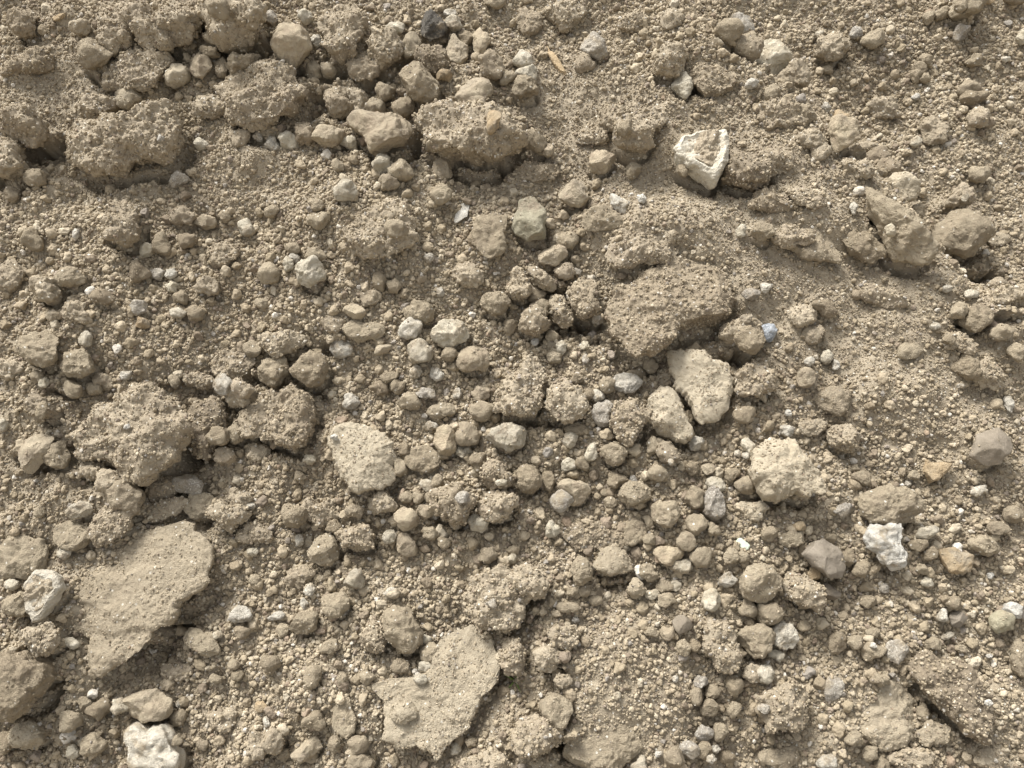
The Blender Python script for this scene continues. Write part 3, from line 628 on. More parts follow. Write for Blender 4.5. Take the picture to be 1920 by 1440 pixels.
def radial(poly, smooth=1.0):
    """Outline as radius over angle about its centroid (slope metres)."""
    p = np.array(poly)
    q = np.roll(p, -1, 0)
    cr = p[:, 0] * q[:, 1] - q[:, 0] * p[:, 1]
    c = ((p + q) * cr[:, None]).sum(0) / (3 * cr.sum())
    R = np.zeros(NANG)
    for k, a in enumerate(ANG):
        d = np.array((math.cos(a), math.sin(a)))
        for s, e in zip(p, q):
            w = e - s
            den = d[0] * w[1] - d[1] * w[0]
            if abs(den) < 1e-12:
                continue
            o = s - c
            t = (o[0] * w[1] - o[1] * w[0]) / den
            m = (o[0] * d[1] - o[1] * d[0]) / den
            if t > 0 and -1e-6 <= m <= 1 + 1e-6:
                R[k] = max(R[k], t)
    R[R == 0] = R[R > 0].mean()
    ker = np.exp(-0.5 * (np.arange(-4, 5) / max(smooth, 0.1)) ** 2); ker /= ker.sum()
    R = sum(w * np.roll(R, s) for w, s in zip(ker, range(-4, 5)))
    return c, R

# kind: large noise, mid noise, crumb relief (mm), number of facet cuts, undercut, crumb cover
KIND = {
    'c': (0.10, 0.055, 2.4, 4, 0.90, 0.85), 'n': (0.10, 0.055, 2.4, 4, 0.86, 0.75), 's': (0.07, 0.030, 1.6, 3, 0.88, 0.75),
    'k': (0.08, 0.04, 1.2, 5, 0.90, 0.30), 't': (0.07, 0.030, 0.5, 7, 0.85, 0.06), 'p': (0.09, 0.045, 0.6, 6, 0.85, 0.05),
    'w': (0.10, 0.055, 0.5, 6, 0.85, 0.02), 'g': (0.08, 0.035, 0.5, 7, 0.85, 0.03), 'o': (0.07, 0.030, 0.4, 7, 0.85, 0.04),
    'b': (0.03, 0.012, 0.2, 9, 0.85, 0.02), 'd': (0.09, 0.05, 0.4, 9, 0.85, 0.03), 'u': (0.07, 0.04, 0.4, 9, 0.85, 0.0),
    'v': (0.07, 0.03, 0.4, 6, 0.85, 0.06), 'i': (0.02, 0.01, 0.0, 5, 0.95, 0.0), 'y': (0.03, 0.03, 0.2, 2, 0.95, 0.0)}

def rock_mesh(R, h, kind, sub, seed, flat=0.9, tilt=0.0, tdir=0.0, dish=0.0, calm=1.0):
    """Stone or clod with outline R(angle), thickness h; local z is the slope normal, origin at its base."""
    rng = np.random.RandomState(seed)
    a1, a2, crumb, ncut, under, _ = KIND[kind]
    if dish:
        ncut = 0
    d, f = ICO[sub]
    th = np.arctan2(d[:, 1], d[:, 0]) % (2 * math.pi)
    Rv = np.interp(th, np.append(ANG, 2 * math.pi), np.append(R, R[0]))
    rho = np.hypot(d[:, 0], d[:, 1]) ** 0.92
    zz = np.sign(d[:, 2]) * np.abs(d[:, 2]) ** flat
    q = np.stack([rho * np.cos(th), rho * np.sin(th), zz], 1)
    low = zz < 0
    q[low, :2] *= (1 - (1 - under) * np.abs(zz[low]) ** 1.5)[:, None]
    for _ in range(ncut):
        n = rng.normal(size=3); n[2] = n[2] * 0.8 + 0.25
        n /= np.linalg.norm(n)
        dd = rng.uniform(0.56, 0.80) if kind in 'bdugto' else rng.uniform(0.64, 0.90)
        over = np.maximum(q @ n - dd, 0)
        q -= over[:, None] * n * 0.92
    if ncut:                        # the cuts must not shrink the outline
        b = (th / (2 * math.pi) * 24).astype(int) % 24
        mx = np.zeros(24); np.maximum.at(mx, b, np.hypot(q[:, 0], q[:, 1]))
        q[:, :2] /= 0.45 * mx.mean() + 0.55 * np.interp(th, (np.arange(26) - 0.5) * math.pi / 12, mx[np.arange(-1, 25) % 24])[:, None]
        q[:, 2] /= max(q[:, 2].max(), 0.6)
    if dish:
        r2 = (q[:, 0] ** 2 + q[:, 1] ** 2)
        q[:, 2] -= np.where(zz > 0, dish * np.clip(1 - r2 / 0.62, 0, 1) ** 0.6, 0)
    P = np.stack([q[:, 0] * Rv, q[:, 1] * Rv, q[:, 2] * h / 2], 1)
    nr = np.stack([q[:, 0] / Rv, q[:, 1] / Rv, q[:, 2] / (h / 2)], 1)
    nr /= np.linalg.norm(nr, axis=1)[:, None] + 1e-9
    size = min(float(R.mean()) * 2, h * 2.2)
    off = rng.uniform(-40, 40, 3)
    disp = calm * size * (a1 * fbm(P / size * 2.3 + off, 2, seed) + a2 * fbm(P / size * 7.0 + off, 3, seed + 7, 0.62))
    if kind in 'cns' and R.mean() > 0.022:   # broken faces: small scarps
        disp += 0.022 * size * np.tanh(9 * vnoise(P / size * (1.6 if kind == 's' else 3.1) + off, seed + 21)) * (1.6 if kind == 's' else 1.0)
    if crumb and sub >= 4:
        disp += crumb * 1e-3 * (0.55 - worley(P / 0.0085 + off, seed)) * 1.4
        disp += crumb * 0.5e-3 * (0.55 - worley(P / 0.0045 + off, seed + 3)) * 1.4
    P = P + nr * disp[:, None]
    if tilt:                       # lift the edge that points along tdir
        a = RAD(tilt); ca, sa = math.cos(RAD(tdir)), math.sin(RAD(tdir))
        along = P[:, 0] * ca + P[:, 1] * sa
        perp = -P[:, 0] * sa + P[:, 1] * ca
        z = P[:, 2]
        na = along * math.cos(a) - z * math.sin(a)
        z = along * math.sin(a) + z * math.cos(a)
        P = np.stack([na * ca - perp * sa, na * sa + perp * ca, z], 1)
    P[:, 2] += h / 2
    return P, f

# ---------------------------------------------------------------- collect every item first
ITEMS = []
def add_item(poly_px, kind, hf, flat, tilt, tdir, ref, label, wob=0.0, **kw):
    pp = np.array(poly_px, float)
    w_px = pp.max(0) - pp.min(0)
    cpx = pp.mean(0)
    base = float(macro(*[np.array([c]) for c in cast(*cpx)])[0])
    sx, sy = px_scale(*cpx)
    poly = [cast(x, y, base + 0.4 * hf * min(w_px[0] * sx, w_px[1] * sy) * (0.3 if kw.get('sunk') else 1.0)) for x, y in pp]
    c, R = radial(poly, 0.7)
    if kind in 'cns':                  # ragged broken rim
        sd = int(cpx[0] * 7 + cpx[1])
        ring = np.stack([np.cos(ANG), np.sin(ANG), 0 * ANG], 1)
        R = R * (1 + (0.075 if kind == 's' else 0.06) * fbm(ring * 4.0 + sd, 4, sd, 0.75))
    dims = np.array(poly).max(0) - np.array(poly).min(0)
    it = dict(c=c, R=R, px=cpx, wpx=w_px, kind=kind, h=hf * float(dims.min()), flat=flat, tilt=tilt, tdir=tdir,
              ref=ref, label=label, size=float(max(w_px)), **kw)
    ITEMS.append(it)
    return it

def ellipse(x, y, w, h, ang, seed, wob):
    rng = np.random.RandomState(seed)
    t = np.arange(20) * 2 * math.pi / 20
    r = 1 + wob * (rng.normal() * np.cos(2 * t + rng.uniform(0, 6)) + rng.normal() * np.cos(3 * t + rng.uniform(0, 6)) + 0.7 * rng.normal() * np.cos(5 * t + rng.uniform(0, 6)))
    a = RAD(ang)
    ex, ey = w / 2 * np.cos(t) * r, h / 2 * np.sin(t) * r
    return np.stack([x + ex * math.cos(a) - ey * math.sin(a), y + ex * math.sin(a) + ey * math.cos(a)], 1)

for ln in LARGE.strip().split('\n'):
    ref, label, kind, hf, flat, tilt, pts = ln.split('|')
    ta, td = tilt.split('@')
    add_item([[float(v) for v in p.split(',')] for p in pts.split()], kind, float(hf), float(flat), float(ta), float(td), ref, label)
seed = 100
for ln in ROUND.strip().split('\n'):
    spec, ref, label = ln.split('|')
    v = spec.split(',')
    x, y, w, h, a = [float(k) for k in v[:5]]
    big = max(w, h) > 100
    seed += 1
    thin = 'plate' in label or 'slab' in label or 'mound' in label
    add_item(ellipse(x, y, w, h, a, seed, 0.055), v[5], 0.32 if thin else 0.80, 0.6 if thin else 0.85, 5, -80, ref, label, sunk=('mound' in label or 'half-buried pale' in label))
rs = random.Random(4)
for part in SMALL.replace('\n', ';').split(';'):
    if not part.strip():
        continue
    v = part.split(',')
    x, y, w, h, a = [float(k) for k in v[:5]]
    seed += 1
    add_item(ellipse(x, y, w, h, a, seed, 0.075), v[5], rs.uniform(0.72, 0.95), rs.uniform(0.8, 1.0), rs.uniform(0, 8), rs.uniform(-140, -20), None, None)

for part in LUMPS.replace('\n', ';').split(';'):
    if not part.strip():
        continue
    v = part.split(',')
    x, y, w, h, a = [float(k) for k in v[:5]]
    seed += 1
    add_item(ellipse(x, y, w, h, a, seed, 0.09), v[5], rs.uniform(0.5, 0.7) if max(w, h) < 100 else 0.34, rs.uniform(0.75, 0.95), rs.uniform(2, 9), rs.uniform(-120, -50), None, None, sunk=True)

# two stones with a pale rim and soil lying in their hollow tops
RIM = add_item([(1257, 295), (1269, 271), (1311, 259), (1356, 259), (1361, 292), (1352, 326), (1333, 359), (1321, 351), (1279, 326), (1262, 309)], 'w', 0.62, 0.40, 6, -70,
               'white-rimmed stone', 'large flat stone with a bright white rim and soil on top, upper right', dish=0.35, cap=True)
RIM2 = add_item([(61, 1128), (63, 1089), (83, 1068), (128, 1079), (132, 1103), (111, 1134), (94, 1162), (76, 1166), (64, 1148)], 'w', 0.55, 0.5, 6, 0,
                'grey-white rimmed stone', 'stone with a curved white rim and soil on top, touching the largest pale slab', dish=0.3, cap=True)

# ---------------------------------------------------------------- the heap's surface
def trench(u, v):
    """Soil has slipped away below the lower edges of the big pieces."""
    h = np.zeros_like(u)
    for it in ITEMS:
        if it['size'] < 48 or it.get('sunk'):
            continue
        r = it['R'].mean()
        m = (np.abs(u - it['c'][0]) < r * 3) & (np.abs(v - it['c'][1]) < r * 3)
        if not m.any():
            continue
        du, dv = u[m] - it['c'][0] - 0.10 * r, v[m] - it['c'][1] + 0.22 * r
        th = np.arctan2(dv, du) % (2 * math.pi)
        rr = np.hypot(du, dv) / np.interp(th, np.append(ANG, 2 * math.pi), np.append(it['R'], it['R'][0]))
        h[m] -= min(0.48 * it['h'], 0.042) * np.exp(-((rr - 0.90) / 0.16) ** 2) * sstep(0.35, -0.4, np.sin(th) - 0.35 * np.cos(th))
    return h

def surface(u, v):
    sh = u.shape
    p = np.stack([u.ravel(), v.ravel(), np.zeros(u.size)], 1)
    h = macro(u, v).ravel() + trench(u, v).ravel()
    h += 0.0105 * fbm(p * 14, 3, 21, 0.6)
    h += 0.0045 * (0.5 - worley2(p[:, :2] / 0.030 + 3.0, 31)) * sstep(-0.3, 0.4, vnoise(p * 5 + 4, 8))
    h += 0.0026 * (0.5 - worley2(p[:, :2] / 0.011 + 1.0, 32))
    h += 0.0013 * fbm(p * 160, 2, 41, 0.7)
    return h.reshape(sh)

def axis(lo, hi, step, outer_lo, outer_hi):
    a = list(np.arange(lo, hi + step / 2, step))
    s = step; x = lo; pre = []
    while x > outer_lo:
        s = min(s * 1.16, 0.04 if abs(x) < 2.6 else 0.25); x -= s; pre.append(x)
    s = step; x = a[-1]
    while x < outer_hi:
        s = min(s * 1.16, 0.04 if abs(x) < 2.6 else 0.25); x += s; a.append(x)
    return np.array(pre[::-1] + a)
UA = axis(-1.02, 1.02, 0.0034, -4.6, 4.6)
VA = axis(-0.30, 1.12, 0.0034, -3.2, 7.5)
GU, GV = np.meshgrid(UA, VA)
GN = surface(GU, GV)
# cross-section of the heap: flat foot, 35 degree face, rounded crest, far side down to the ground again
pv = np.linspace(-3.6, 8.0, 6000)
pa = SLOPE * sstep(-1.45, -0.85, pv) - 2 * SLOPE * sstep(1.75, 2.9, pv) + SLOPE * sstep(5.3, 6.0, pv)
py_ = np.cumsum(np.cos(pa)) * (pv[1] - pv[0]); pz_ = np.cumsum(np.sin(pa)) * (pv[1] - pv[0])
py_ -= np.interp(0, pv, py_); pz_ -= np.interp(0, pv, pz_); pz_ += ORIGIN_Z
FOOT_Z = float(pz_[0])
A = np.interp(GV, pv, pa)
fade = sstep(4.3, 2.4, np.abs(GU)) * sstep(-2.9, -1.2, GV) * sstep(7.0, 5.0, GV)
X = GU
Y = np.interp(GV, pv, py_) - GN * np.sin(A)
Z = np.interp(GV, pv, pz_) + GN * np.cos(A)
taper = sstep(4.4, 2.3, np.abs(GU))
Z = FOOT_Z + (Z - FOOT_Z) * taper - 0.03 * (1 - fade)
nu, nv = len(UA), len(VA)
idx = np.arange(nu * nv).reshape(nv, nu)
quads = np.stack([idx[:-1, :-1], idx[:-1, 1:], idx[1:, 1:], idx[1:, :-1]], -1).reshape(-1, 4)
heap = bpy.data.objects.new('soil_heap', mesh_from('soil_heap', np.stack([X, Y, Z], -1).reshape(-1, 3), quads, MAT['ground']))
COL.objects.link(heap)
heap['kind'] = 'structure'
gm = mesh_from('ground', np.array([(-900, -900, FOOT_Z - 0.004), (900, -900, FOOT_Z - 0.004), (900, 900, FOOT_Z - 0.004), (-900, 900, FOOT_Z - 0.004)]), np.array([(0, 1, 2, 3)]), MAT['ground'])
ground = bpy.data.objects.new('ground', gm)
COL.objects.link(ground)
ground['kind'] = 'structure'

# height raster of the face, raised as pieces are laid on it
RS = 0.003
RU0, RV0 = -1.7, -0.8
ru = np.arange(RU0, 1.7, RS); rv = np.arange(RV0, 1.8, RS)
def bil(arr_u, arr_v, grid, u, v):
    iu = np.clip(np.searchsorted(arr_u, u) - 1, 0, len(arr_u) - 2); iv = np.clip(np.searchsorted(arr_v, v) - 1, 0, len(arr_v) - 2)
    tu = np.clip((u - arr_u[iu]) / (arr_u[iu + 1] - arr_u[iu]), 0, 1); tv = np.clip((v - arr_v[iv]) / (arr_v[iv + 1] - arr_v[iv]), 0, 1)
    return (grid[iv, iu] * (1 - tu) + grid[iv, iu + 1] * tu) * (1 - tv) + (grid[iv + 1, iu] * (1 - tu) + grid[iv + 1, iu + 1] * tu) * tv
RUU, RVV = np.meshgrid(ru, rv)
GROUND_R = bil(UA, VA, GN, RUU, RVV)
TOP = GROUND_R.copy()
COVER = np.zeros(TOP.shape, bool)

def footprint(c, R, grow=1.0):
    r = R.max() * grow
    i0, i1 = max(int((c[0] - r - RU0) / RS), 0), min(int((c[0] + r - RU0) / RS) + 2, len(ru))
    j0, j1 = max(int((c[1] - r - RV0) / RS), 0), min(int((c[1] + r - RV0) / RS) + 2, len(rv))
    du = RUU[j0:j1, i0:i1] - c[0]; dv = RVV[j0:j1, i0:i1] - c[1]
    th = np.arctan2(dv, du) % (2 * math.pi)
    rr = np.hypot(du, dv) / (np.interp(th, np.append(ANG, 2 * math.pi), np.append(R, R[0])) * grow)
    return (slice(j0, j1), slice(i0, i1)), rr

# ---------------------------------------------------------------- names and labels
NOUN = {'c': ('soil_clod', 'clod', 'crumbly soil clod'), 'n': ('soil_clod', 'clod', 'dark crumbly soil clod'), 's': ('soil_clod', 'clod', 'pale dry soil clod'),
        'k': ('rounded_clod', 'clod', 'rounded brown clod'), 't': ('stone', 'stone', 'tan angular stone'), 'p': ('pale_stone', 'stone', 'pale dusty stone'),
        'w': ('white_stone', 'stone', 'white stone'), 'g': ('grey_stone', 'stone', 'grey stone'), 'o': ('ochre_stone', 'stone', 'ochre stone'),
        'b': ('brown_stone', 'stone', 'smooth brown stone'), 'd': ('charcoal_stone', 'stone', 'black stone'), 'u': ('blue_grey_stone', 'stone', 'bluish stone'),
        'v': ('grey_stone', 'stone', 'greenish-grey stone')}
GROUPS = {'clod': 'soil clods lying on the heap', 'stone': 'stones lying on the heap'}
def direction(d):
    a = math.degrees(math.atan2(-d[1], d[0])) % 360
    return ('right of', 'above right of', 'above', 'above left of', 'left of', 'below left of', 'below', 'below right of')[int((a + 22.5) // 45) % 8]
LAND = [(it['ref'], it['px'], it['size']) for it in ITEMS if it['ref']]
used = set(it['label'] for it in ITEMS if it['label'])
def size_word(s):
    return 'tiny' if s < 19 else 'small' if s < 31 else 'middling' if s < 48 else 'large'
order_small = sorted([it for it in ITEMS if not it['ref']], key=lambda i: -i['size'])
claimed = set()
for it in order_small:
    noun = NOUN[it['kind']][2]
    el = max(it['wpx']) / min(it['wpx'])
    shape = 'elongated ' if el > 1.55 else ''
    cands = sorted(LAND, key=lambda l: max(np.hypot(*(it['px'] - l[1])) - 0.45 * l[2], 0))[:10]
    done = False
    for near in (True, False):
        for ref, lp, ls in cands:
            key = (ref, direction(it['px'] - lp), size_word(it['size']), shape, noun)
            gap = np.hypot(*(it['px'] - lp)) - 0.45 * (ls + it['size'])
            if key in claimed:
                continue
            word = 'just ' if gap < 26 else ''
            if gap < -0.35 * it['size'] - 8 and ls > 1.6 * it['size']:
                text = '%s %s%s lying on the %s' % (key[2], shape, noun, ref)
            else:
                text = '%s %s%s %s%s the %s' % (key[2], shape, noun, word, key[1], ref)
            if text in used or len(text.split()) > 16:
                continue
            claimed.add(key); used.add(text); it['label'] = text; done = True
            break
        if done:
            break
    if not done:
        it['label'] = '%s %s%s among the loose crumbs' % (size_word(it['size']), shape, noun)

# ---------------------------------------------------------------- lay the pieces, largest first
SAMPLES = []          # (points, normals, areas, cover) of piece surfaces, for crumbs stuck to them
for k, it in enumerate(sorted(ITEMS, key=lambda i: -i['size'])):
    c, R, h = it['c'], it['R'], it['h']
    s = it['size']
    sub = 6 if s > 230 or it.get('cap') else 5 if s > 118 else 4 if s > 50 else 3
    sl, rr = footprint(c, R)
    inside = rr < 0.8
    if not inside.any():
        inside = rr <= rr.min() + 1e-6
    vals = TOP[sl][inside]
    lowg = GROUND_R[sl][inside]
    base = float(np.percentile(vals, 62 if s < 110 else 42))
    thin = it['flat'] <= 0.65
    embed = 0.05 if thin else 0.08
    if it['kind'] in 'k' and s > 60 and not thin:
        embed = 0.10
    if s > 100 and it['kind'] in 'cn':
        embed = 0.17
    if it.get('sunk'):
        embed = 0.40 if s < 125 else 0.62
    lift = 0.0
    if it['tilt'] and s > 60:
        lift = math.sin(RAD(it['tilt'])) * float(R.mean()) * 0.28
    nb = base + 0.003 - embed * h + lift
    it['nb'] = nb
    co, tris = rock_mesh(R, h, it['kind'], sub, 1000 + k, it['flat'], it['tilt'], it['tdir'], it.get('dish', 0.0), 0.5 if it.get('cap') or it['flat'] <= 0.5 else 1.0)
    nm, cat, _ = NOUN[it['kind']]
    if s < 26 and cat == 'stone':
        nm = nm.replace('stone', 'pebble')
        cat = 'pebble'
    o = put(nm, mesh_from(nm, co, tris, MAT['rim' if it.get('cap') else 'W' if it['kind'] == 'w' and (s < 17 or 'rough white' in it['label'] or 'bright white' in it['label'] or 'white quartz' in it['label'] or 'thin flat' in it['label']) else it['kind']]), (c[0], c[1], nb))
    tag(o, it['label'], cat, GROUPS.get(cat, 'pebbles lying on the heap'))
    it['obj'] = o
    top = nb + h / 2 + h / 2 * np.clip(1 - rr ** 2, 0, 1) ** (it['flat'] * 0.5)
    if it['tilt']:
        du = RUU[sl] - c[0]; dv = RVV[sl] - c[1]
        top = top + math.tan(RAD(it['tilt'])) * (du * math.cos(RAD(it['tdir'])) + dv * math.sin(RAD(it['tdir'])))
    m = rr < 1
    T = TOP[sl]
    T[m] = np.maximum(T[m], top[m])
    COVER[sl] |= (rr < 0.6) & (top > GROUND_R[sl] + 0.002)
    cov = KIND[it['kind']][5]
    if cov and s > 30:
        a, b, cc = co[tris[:, 0]], co[tris[:, 1]], co[tris[:, 2]]
        n = np.cross(b - a, cc - a); ar = np.linalg.norm(n, axis=1) + 1e-12
        n /= ar[:, None]
        keep = n[:, 2] > 0.05
        if it['kind'] in 'sk':        # crumbs cling in patches, bare crust between
            ar = ar * (0.35 + 0.65 * sstep(-0.25, 0.40, vnoise(a * 34 + k, 91)))
        SAMPLES.append(((a + b + cc)[keep] / 3 + np.array((c[0], c[1], nb)), n[keep], ar[keep] / 2 * cov * (0.55 if s < 60 else 1.0), it['kind'], s))
    if it.get('cap'):
        cs = 0.79
        capc, capt = rock_mesh(R * cs, h * 0.50, 'c', 5, 77 + k, 0.5)
        tm = Matrix.Rotation(RAD(it['tilt']), 4, Vector((math.sin(RAD(it['tdir'])), -math.cos(RAD(it['tdir'])), 0)))
        cap = put('soil_cap', mesh_from('soil_cap', capc, capt, MAT['c']), (-0.07 * R.mean(), 0.07 * R.mean(), h * 0.46), o)
        cap.rotation_euler = tm.to_euler()
        cap['label'] = 'brown soil lying in the hollow top of the stone'
# ---------------------------------------------------------------- slivers, glass and grass
def sliver(px0, py0, px1, py1, wpx, kind, name, label, cat, thick, sd):
    a, b = at(px0, py0), at(px1, py1)
    d = b - a; L = np.hypot(*d); w = wpx * px_scale(px0, py0)[0]
    ang = math.atan2(d[1], d[0])
    pts = [(-.5 * L, -.42 * w), (-.2 * L, -.5 * w), (.3 * L, -.46 * w), (.5 * L, -.2 * w), (.46 * L, .1 * w), (.5 * L, .35 * w), (.1 * L, .5 * w), (-.38 * L, .48 * w), (-.5 * L, .2 * w)]
    mid = (a + b) / 2
    poly = [(mid[0] + x * math.cos(ang) - y * math.sin(ang), mid[1] + x * math.sin(ang) + y * math.cos(ang)) for x, y in pts]
    c, R = radial(poly, 0.4)
    co, tris = rock_mesh(R, thick, kind, 4, sd, 0.5)
    n0 = float(bil(ru, rv, TOP, np.array([c[0]]), np.array([c[1]]))[0])
    o = put(name, mesh_from(name, co, tris, MAT[kind]), (c[0], c[1], n0 - thick * 0.15))
    return tag(o, label, cat)
sliver(1031, 101, 1060, 142, 13, 'y', 'wood_splinter', 'weathered wood splinter left of the speckled grey rock near the top', 'wood', 0.010, 5)
sliver(1022, 86, 1034, 108, 6, 'y', 'wood_splinter', 'thin short wood splinter at the upper end of the larger splinter', 'wood', 0.006, 6)
sliver(1376, 1014, 1400, 1030, 15, 'i', 'glass_shard', 'pale green glassy shard left of the faceted brown stone', 'shard', 0.006, 7)
sliver(597, 1009, 609, 987, 3, 'y', 'straw', 'thin straw on top of the pear-shaped clod in the lower left', 'straw', 0.0025, 9)
sliver(107, 44, 128, 32, 10, 'o', 'ochre_flake', 'yellowish flake at the top left corner area left of a lumpy clod', 'flake', 0.006, 8)

gc = at(966, 1277)
gn = float(bil(ru, rv, TOP, np.array([gc[0]]), np.array([gc[1]]))[0])
sprig = put('grass_sprig', None, (gc[0], gc[1], gn - 0.004))
tag(sprig, 'tiny green grass sprig in the crack right of the broad pale lower slab', 'grass')
for k in range(5):
    a = k * 1.3; L = 0.016 + 0.004 * (k % 3)
    co = []
    for j in range(5):
        t = j / 4
        r = L * t * 0.8; z = L * (t - 0.35 * t * t)
        w = 0.0016 * (1 - t) + 0.0002
        for sx, dz in ((-1, 0), (1, 0), (0, 0.0006)):
            co.append((r * math.cos(a) - sx * w * math.sin(a), r * math.sin(a) + sx * w * math.cos(a), z + dz))
    fs = []
    for j in range(4):
        for q in range(3):
            fs.append((j * 3 + q, j * 3 + (q + 1) % 3, j * 3 + 3 + (q + 1) % 3, j * 3 + 3 + q))
    put('blade', mesh_from('blade', np.array(co), np.array(fs), MAT['grass']), (0, 0, 0), sprig)

# ---------------------------------------------------------------- loose crumbs and gravel (beyond counting)
rng = np.random.RandomState(11)
def proto_collection(name, n, sub, kind, mat):
    col = bpy.data.collections.new(name)       # holds shapes only, never linked to the scene
    for k in range(n):
        t = np.arange(NANG)
        el = rng.uniform(0.78, 1.0)
        R = 0.5 * np.where(True, 1, 1) * np.sqrt(1.0 / (np.cos(ANG) ** 2 + (np.sin(ANG) / el) ** 2))
        d, f = ICO[sub]
        P = d * np.array((0.5, 0.5 * rng.uniform(0.55, 1.0), 0.5 * rng.uniform(0.5, 0.85)))
        off = rng.uniform(-30, 30, 3)
        for _ in range(rng.randint(5, 12)):
            nn = rng.normal(size=3); nn /= np.linalg.norm(nn)
            P = P - np.maximum(P @ nn - rng.uniform(0.22, 0.38), 0)[:, None] * nn * 0.9
        P = P + d * (0.09 * fbm(P * 3.0 + off, 2, k) + 0.035 * fbm(P * 9.0 + off, 2, k + 5))[:, None]
        o = bpy.data.objects.new('crumb_shape', mesh_from('crumb_shape', P, f, mat))
        col.objects.link(o)
    return col
CRUMBS = proto_collection('crumb_shapes', 14, 2, 'c', MAT['crumb'])
GRAVEL = proto_collection('gravel_shapes', 16, 3, 'k', MAT['crumb'])

def scatter(name, label, pts, sizes, col):
    me = bpy.data.meshes.new(name)
    me.vertices.add(len(pts)); me.vertices.foreach_set('co', np.ascontiguousarray(pts, np.float32).ravel())
    me.attributes.new('size', 'FLOAT', 'POINT').data.foreach_set('value', np.ascontiguousarray(sizes, np.float32))
    rot = rng.uniform(-math.pi, math.pi, (len(pts), 3)); rot[:, :2] *= 0.35
    rot[:, 0] += SLOPE
    me.attributes.new('turn', 'FLOAT_VECTOR', 'POINT').data.foreach_set('vector', np.ascontiguousarray(rot, np.float32).ravel())
    o = bpy.data.objects.new(name, me)
    COL.objects.link(o)
    ng = bpy.data.node_groups.new(name, 'GeometryNodeTree')
    ng.interface.new_socket('Geometry', in_out='INPUT', socket_type='NodeSocketGeometry')
    ng.interface.new_socket('Geometry', in_out='OUTPUT', socket_type='NodeSocketGeometry')
    N, Lk = ng.nodes, ng.links
    gi, go = N.new('NodeGroupInput'), N.new('NodeGroupOutput')
    ip = N.new('GeometryNodeInstanceOnPoints')
    ci = N.new('GeometryNodeCollectionInfo')
    ci.inputs['Collection'].default_value = col
    ci.inputs['Separate Children'].default_value = True
    ci.inputs['Reset Children'].default_value = True
    na = N.new('GeometryNodeInputNamedAttribute'); na.data_type = 'FLOAT'; na.inputs['Name'].default_value = 'size'
    nr = N.new('GeometryNodeInputNamedAttribute'); nr.data_type = 'FLOAT_VECTOR'; nr.inputs['Name'].default_value = 'turn'
    ri = N.new('FunctionNodeRandomValue'); ri.data_type = 'INT'
    ri.inputs['Min'].default_value = 0
    ri.inputs['Max'].default_value = len(col.objects) - 1
    Lk.new(gi.outputs[0], ip.inputs['Points'])
    Lk.new(ci.outputs[0], ip.inputs['Instance'])
    ip.inputs['Pick Instance'].default_value = True
    Lk.new([s for s in ri.outputs if s.type == 'INT'][0], ip.inputs['Instance Index'])
    Lk.new(nr.outputs['Attribute'], ip.inputs['Rotation'])
    Lk.new(na.outputs['Attribute'], ip.inputs['Scale'])
    Lk.new(ip.outputs[0], go.inputs[0])
    md = o.modifiers.new('scatter', 'NODES'); md.node_group = ng
    o['kind'] = 'stuff'; o['label'] = label
    return o

MS = np.array(M_SLOPE)
def to_world(p):
    a = np.interp(p[:, 1], pv, pa)
    y = np.interp(p[:, 1], pv, py_) - p[:, 2] * np.sin(a)
    z = np.interp(p[:, 1], pv, pz_) + p[:, 2] * np.cos(a)
    return np.stack([p[:, 0], y, FOOT_Z + (z - FOOT_Z) * sstep(4.4, 2.3, np.abs(p[:, 0]))], 1)

COARSE = [(850, 780, 330), (1180, 960, 260), (640, 1120, 240), (1680, 1110, 230), (300, 560, 240), (1560, 1220, 200), (600, 120, 240), (1300, 60, 140), (120, 1380, 200), (1750, 120, 160)]
FINE = [(1640, 680, 250), (1460, 480, 150), (1260, 320, 140), (1170, 1310, 160), (1640, 1330, 110), (480, 330, 120), (1820, 300, 150), (1100, 220, 130), (120, 180, 100), (240, 400, 80)]
def zone(u, v):
    z = np.zeros(len(u))
    for lst, w in ((COARSE, 1.0), (FINE, -1.0)):
        for x, y, r in lst:
            c = cast(x, y); s = px_scale(x, y)[0]
            z += w * np.exp(-((u - c[0]) ** 2 + (v - c[1]) ** 2) / (r * s) ** 2)
    return z + 0.5 * fbm(np.stack([u * 4, v * 4, u * 0], 1), 2, 61)

def covered(u, v):
    i = np.clip(((u - RU0) / RS).astype(int), 0, len(ru) - 1); j = np.clip(((v - RV0) / RS).astype(int), 0, len(rv) - 1)
    return COVER[j, i]

def in_view(u, v):
    """Denser in the stretch of heap the photograph shows, thinner around it."""
    return (np.abs(u) < 0.78 + 0.17 * v + 0.06) & (v > -0.29) & (v < 1.10)

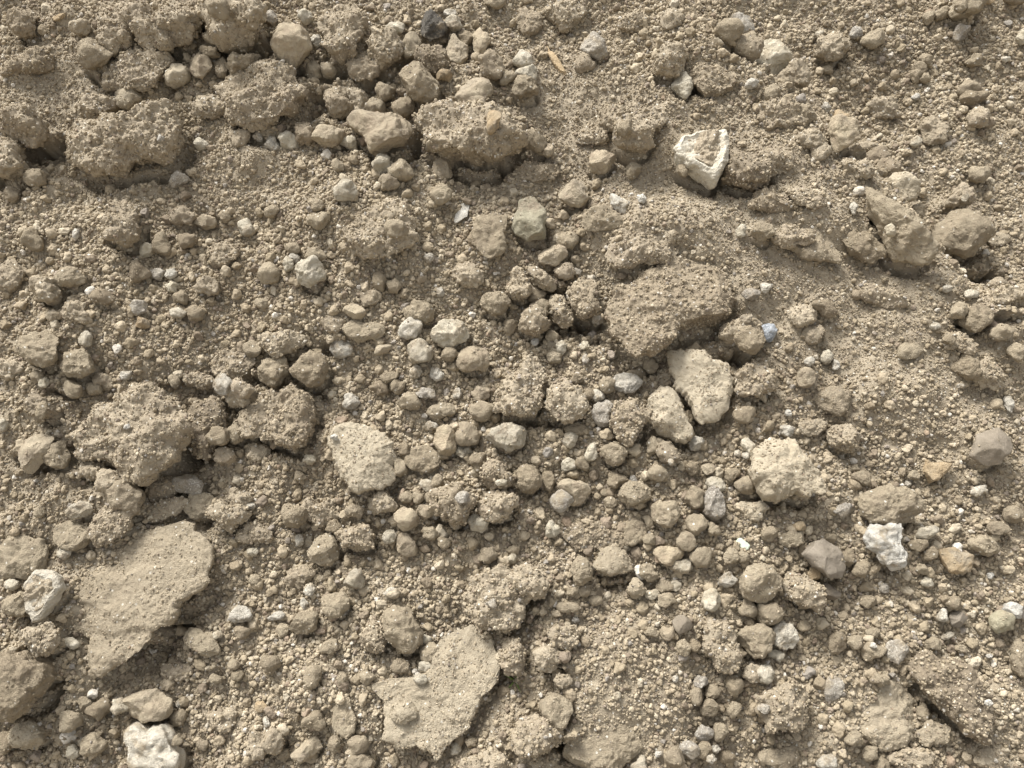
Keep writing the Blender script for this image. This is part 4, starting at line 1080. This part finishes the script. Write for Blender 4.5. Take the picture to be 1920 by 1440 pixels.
# gravel: pieces of 8 to 19 mm, kept apart from one another
N0 = 60000
gu = rng.uniform(-1.35, 1.35, N0); gv = rng.uniform(-0.6, 1.5, N0)
gs = 0.0085 * (1 - rng.uniform(0, 0.95, N0)) ** (-1 / 2.5)
gs = np.minimum(gs, 0.0225)
z = zone(gu, gv)
keep = (rng.uniform(0, 1, N0) < np.clip(0.26 + 0.36 * z, 0.012, 0.8)) & ~covered(gu, gv)
gu, gv, gs = gu[keep], gv[keep], gs[keep]
o_ = np.argsort(-gs); gu, gv, gs = gu[o_], gv[o_], gs[o_]
cells = {}; sel = []
for k in range(len(gu)):
    ci, cj = int(gu[k] / 0.02 + 1000), int(gv[k] / 0.02 + 1000)
    ok = True
    for a in (-1, 0, 1):
        for b in (-1, 0, 1):
            for m in cells.get((ci + a, cj + b), ()):
                if (gu[k] - gu[m]) ** 2 + (gv[k] - gv[m]) ** 2 < (0.44 * (gs[k] + gs[m])) ** 2:
                    ok = False
    if ok:
        cells.setdefault((ci, cj), []).append(k); sel.append(k)
gu, gv, gs = gu[sel], gv[sel], gs[sel]
xu = rng.uniform(-2.7, 2.7, 14000); xv = rng.uniform(-1.5, 2.5, 14000)      # the heap goes on around the stretch in view
far = (np.abs(xu) > 1.02) | (xv < -0.3) | (xv > 1.2)
xs = np.minimum(0.011 * (1 - rng.uniform(0, 0.97, far.sum())) ** (-1 / 1.9), 0.055)
gu, gv, gs = np.append(gu, xu[far]), np.append(gv, xv[far]), np.append(gs, xs)
gn = bil(UA, VA, GN, gu, gv)
gp = to_world(np.stack([gu, gv, gn + gs * 0.16], 1))
scatter('loose_gravel', 'loose brown soil pellets and small gravel strewn over the heap', gp, gs, GRAVEL)

# crumbs: 2 to 8 mm, on the heap and stuck to the clods
def crumb_sizes(n, lo=0.0030, hi=0.0095, p=2.1):
    return np.minimum(lo * (1 - rng.uniform(0, 0.985, n)) ** (-1 / p), hi)
pts, szs = [], []
for NC, lo, hi, pw, zlo, zk in ((430000, 0.0021, 0.0042, 2.6, 1.0, 0.0), (300000, 0.0040, 0.0100, 2.2, 0.62, 0.45)):
    cu = rng.uniform(-1.35, 1.35, NC); cv = rng.uniform(-0.6, 1.5, NC)
    z = zone(cu, cv)
    keep = ~covered(cu, cv) & (rng.uniform(0, 1, NC) < np.where(in_view(cu, cv), 1.0, 0.45)) & (rng.uniform(0, 1, NC) < zlo + zk * np.clip(z, -1, 1))
    cu, cv = cu[keep], cv[keep]
    cs = crumb_sizes(len(cu), lo, hi, pw)
    cn = bil(UA, VA, GN, cu, cv)
    pts.append(np.stack([cu, cv, cn + cs * 0.2], 1)); szs.append(cs)
xu = rng.uniform(-2.7, 2.7, 330000); xv = rng.uniform(-1.5, 2.5, 330000)
far = (np.abs(xu) > 1.2) | (xv < -0.45) | (xv > 1.35)
xu, xv = xu[far], xv[far]
cs = crumb_sizes(len(xu), 0.0045, 0.0120, 2.2)
pts.append(np.stack([xu, xv, bil(UA, VA, GN, xu, xv) + cs * 0.2], 1)); szs.append(cs)
DENS = 60000.0
for P, n, ar, kd, sz in SAMPLES:
    small = kd not in 'cn' or sz < 60
    want = ar.sum() * DENS
    cnt = int(want * (1.5 if small else 1.0))
    if cnt < 1:
        continue
    pick = rng.choice(len(P), cnt, p=ar / ar.sum())
    s_ = crumb_sizes(cnt, 0.0019, 0.0045, 2.6) if small else crumb_sizes(cnt, 0.0023, 0.0075, 2.4)
    pts.append(P[pick] + rng.normal(0, 0.0007, (cnt, 3)) + n[pick] * (s_ * (-0.12 if small else 0.06))[:, None]); szs.append(s_)
scatter('soil_crumbs', 'fine loose soil crumbs and grit covering the heap', to_world(np.concatenate(pts)), np.concatenate(szs), CRUMBS)
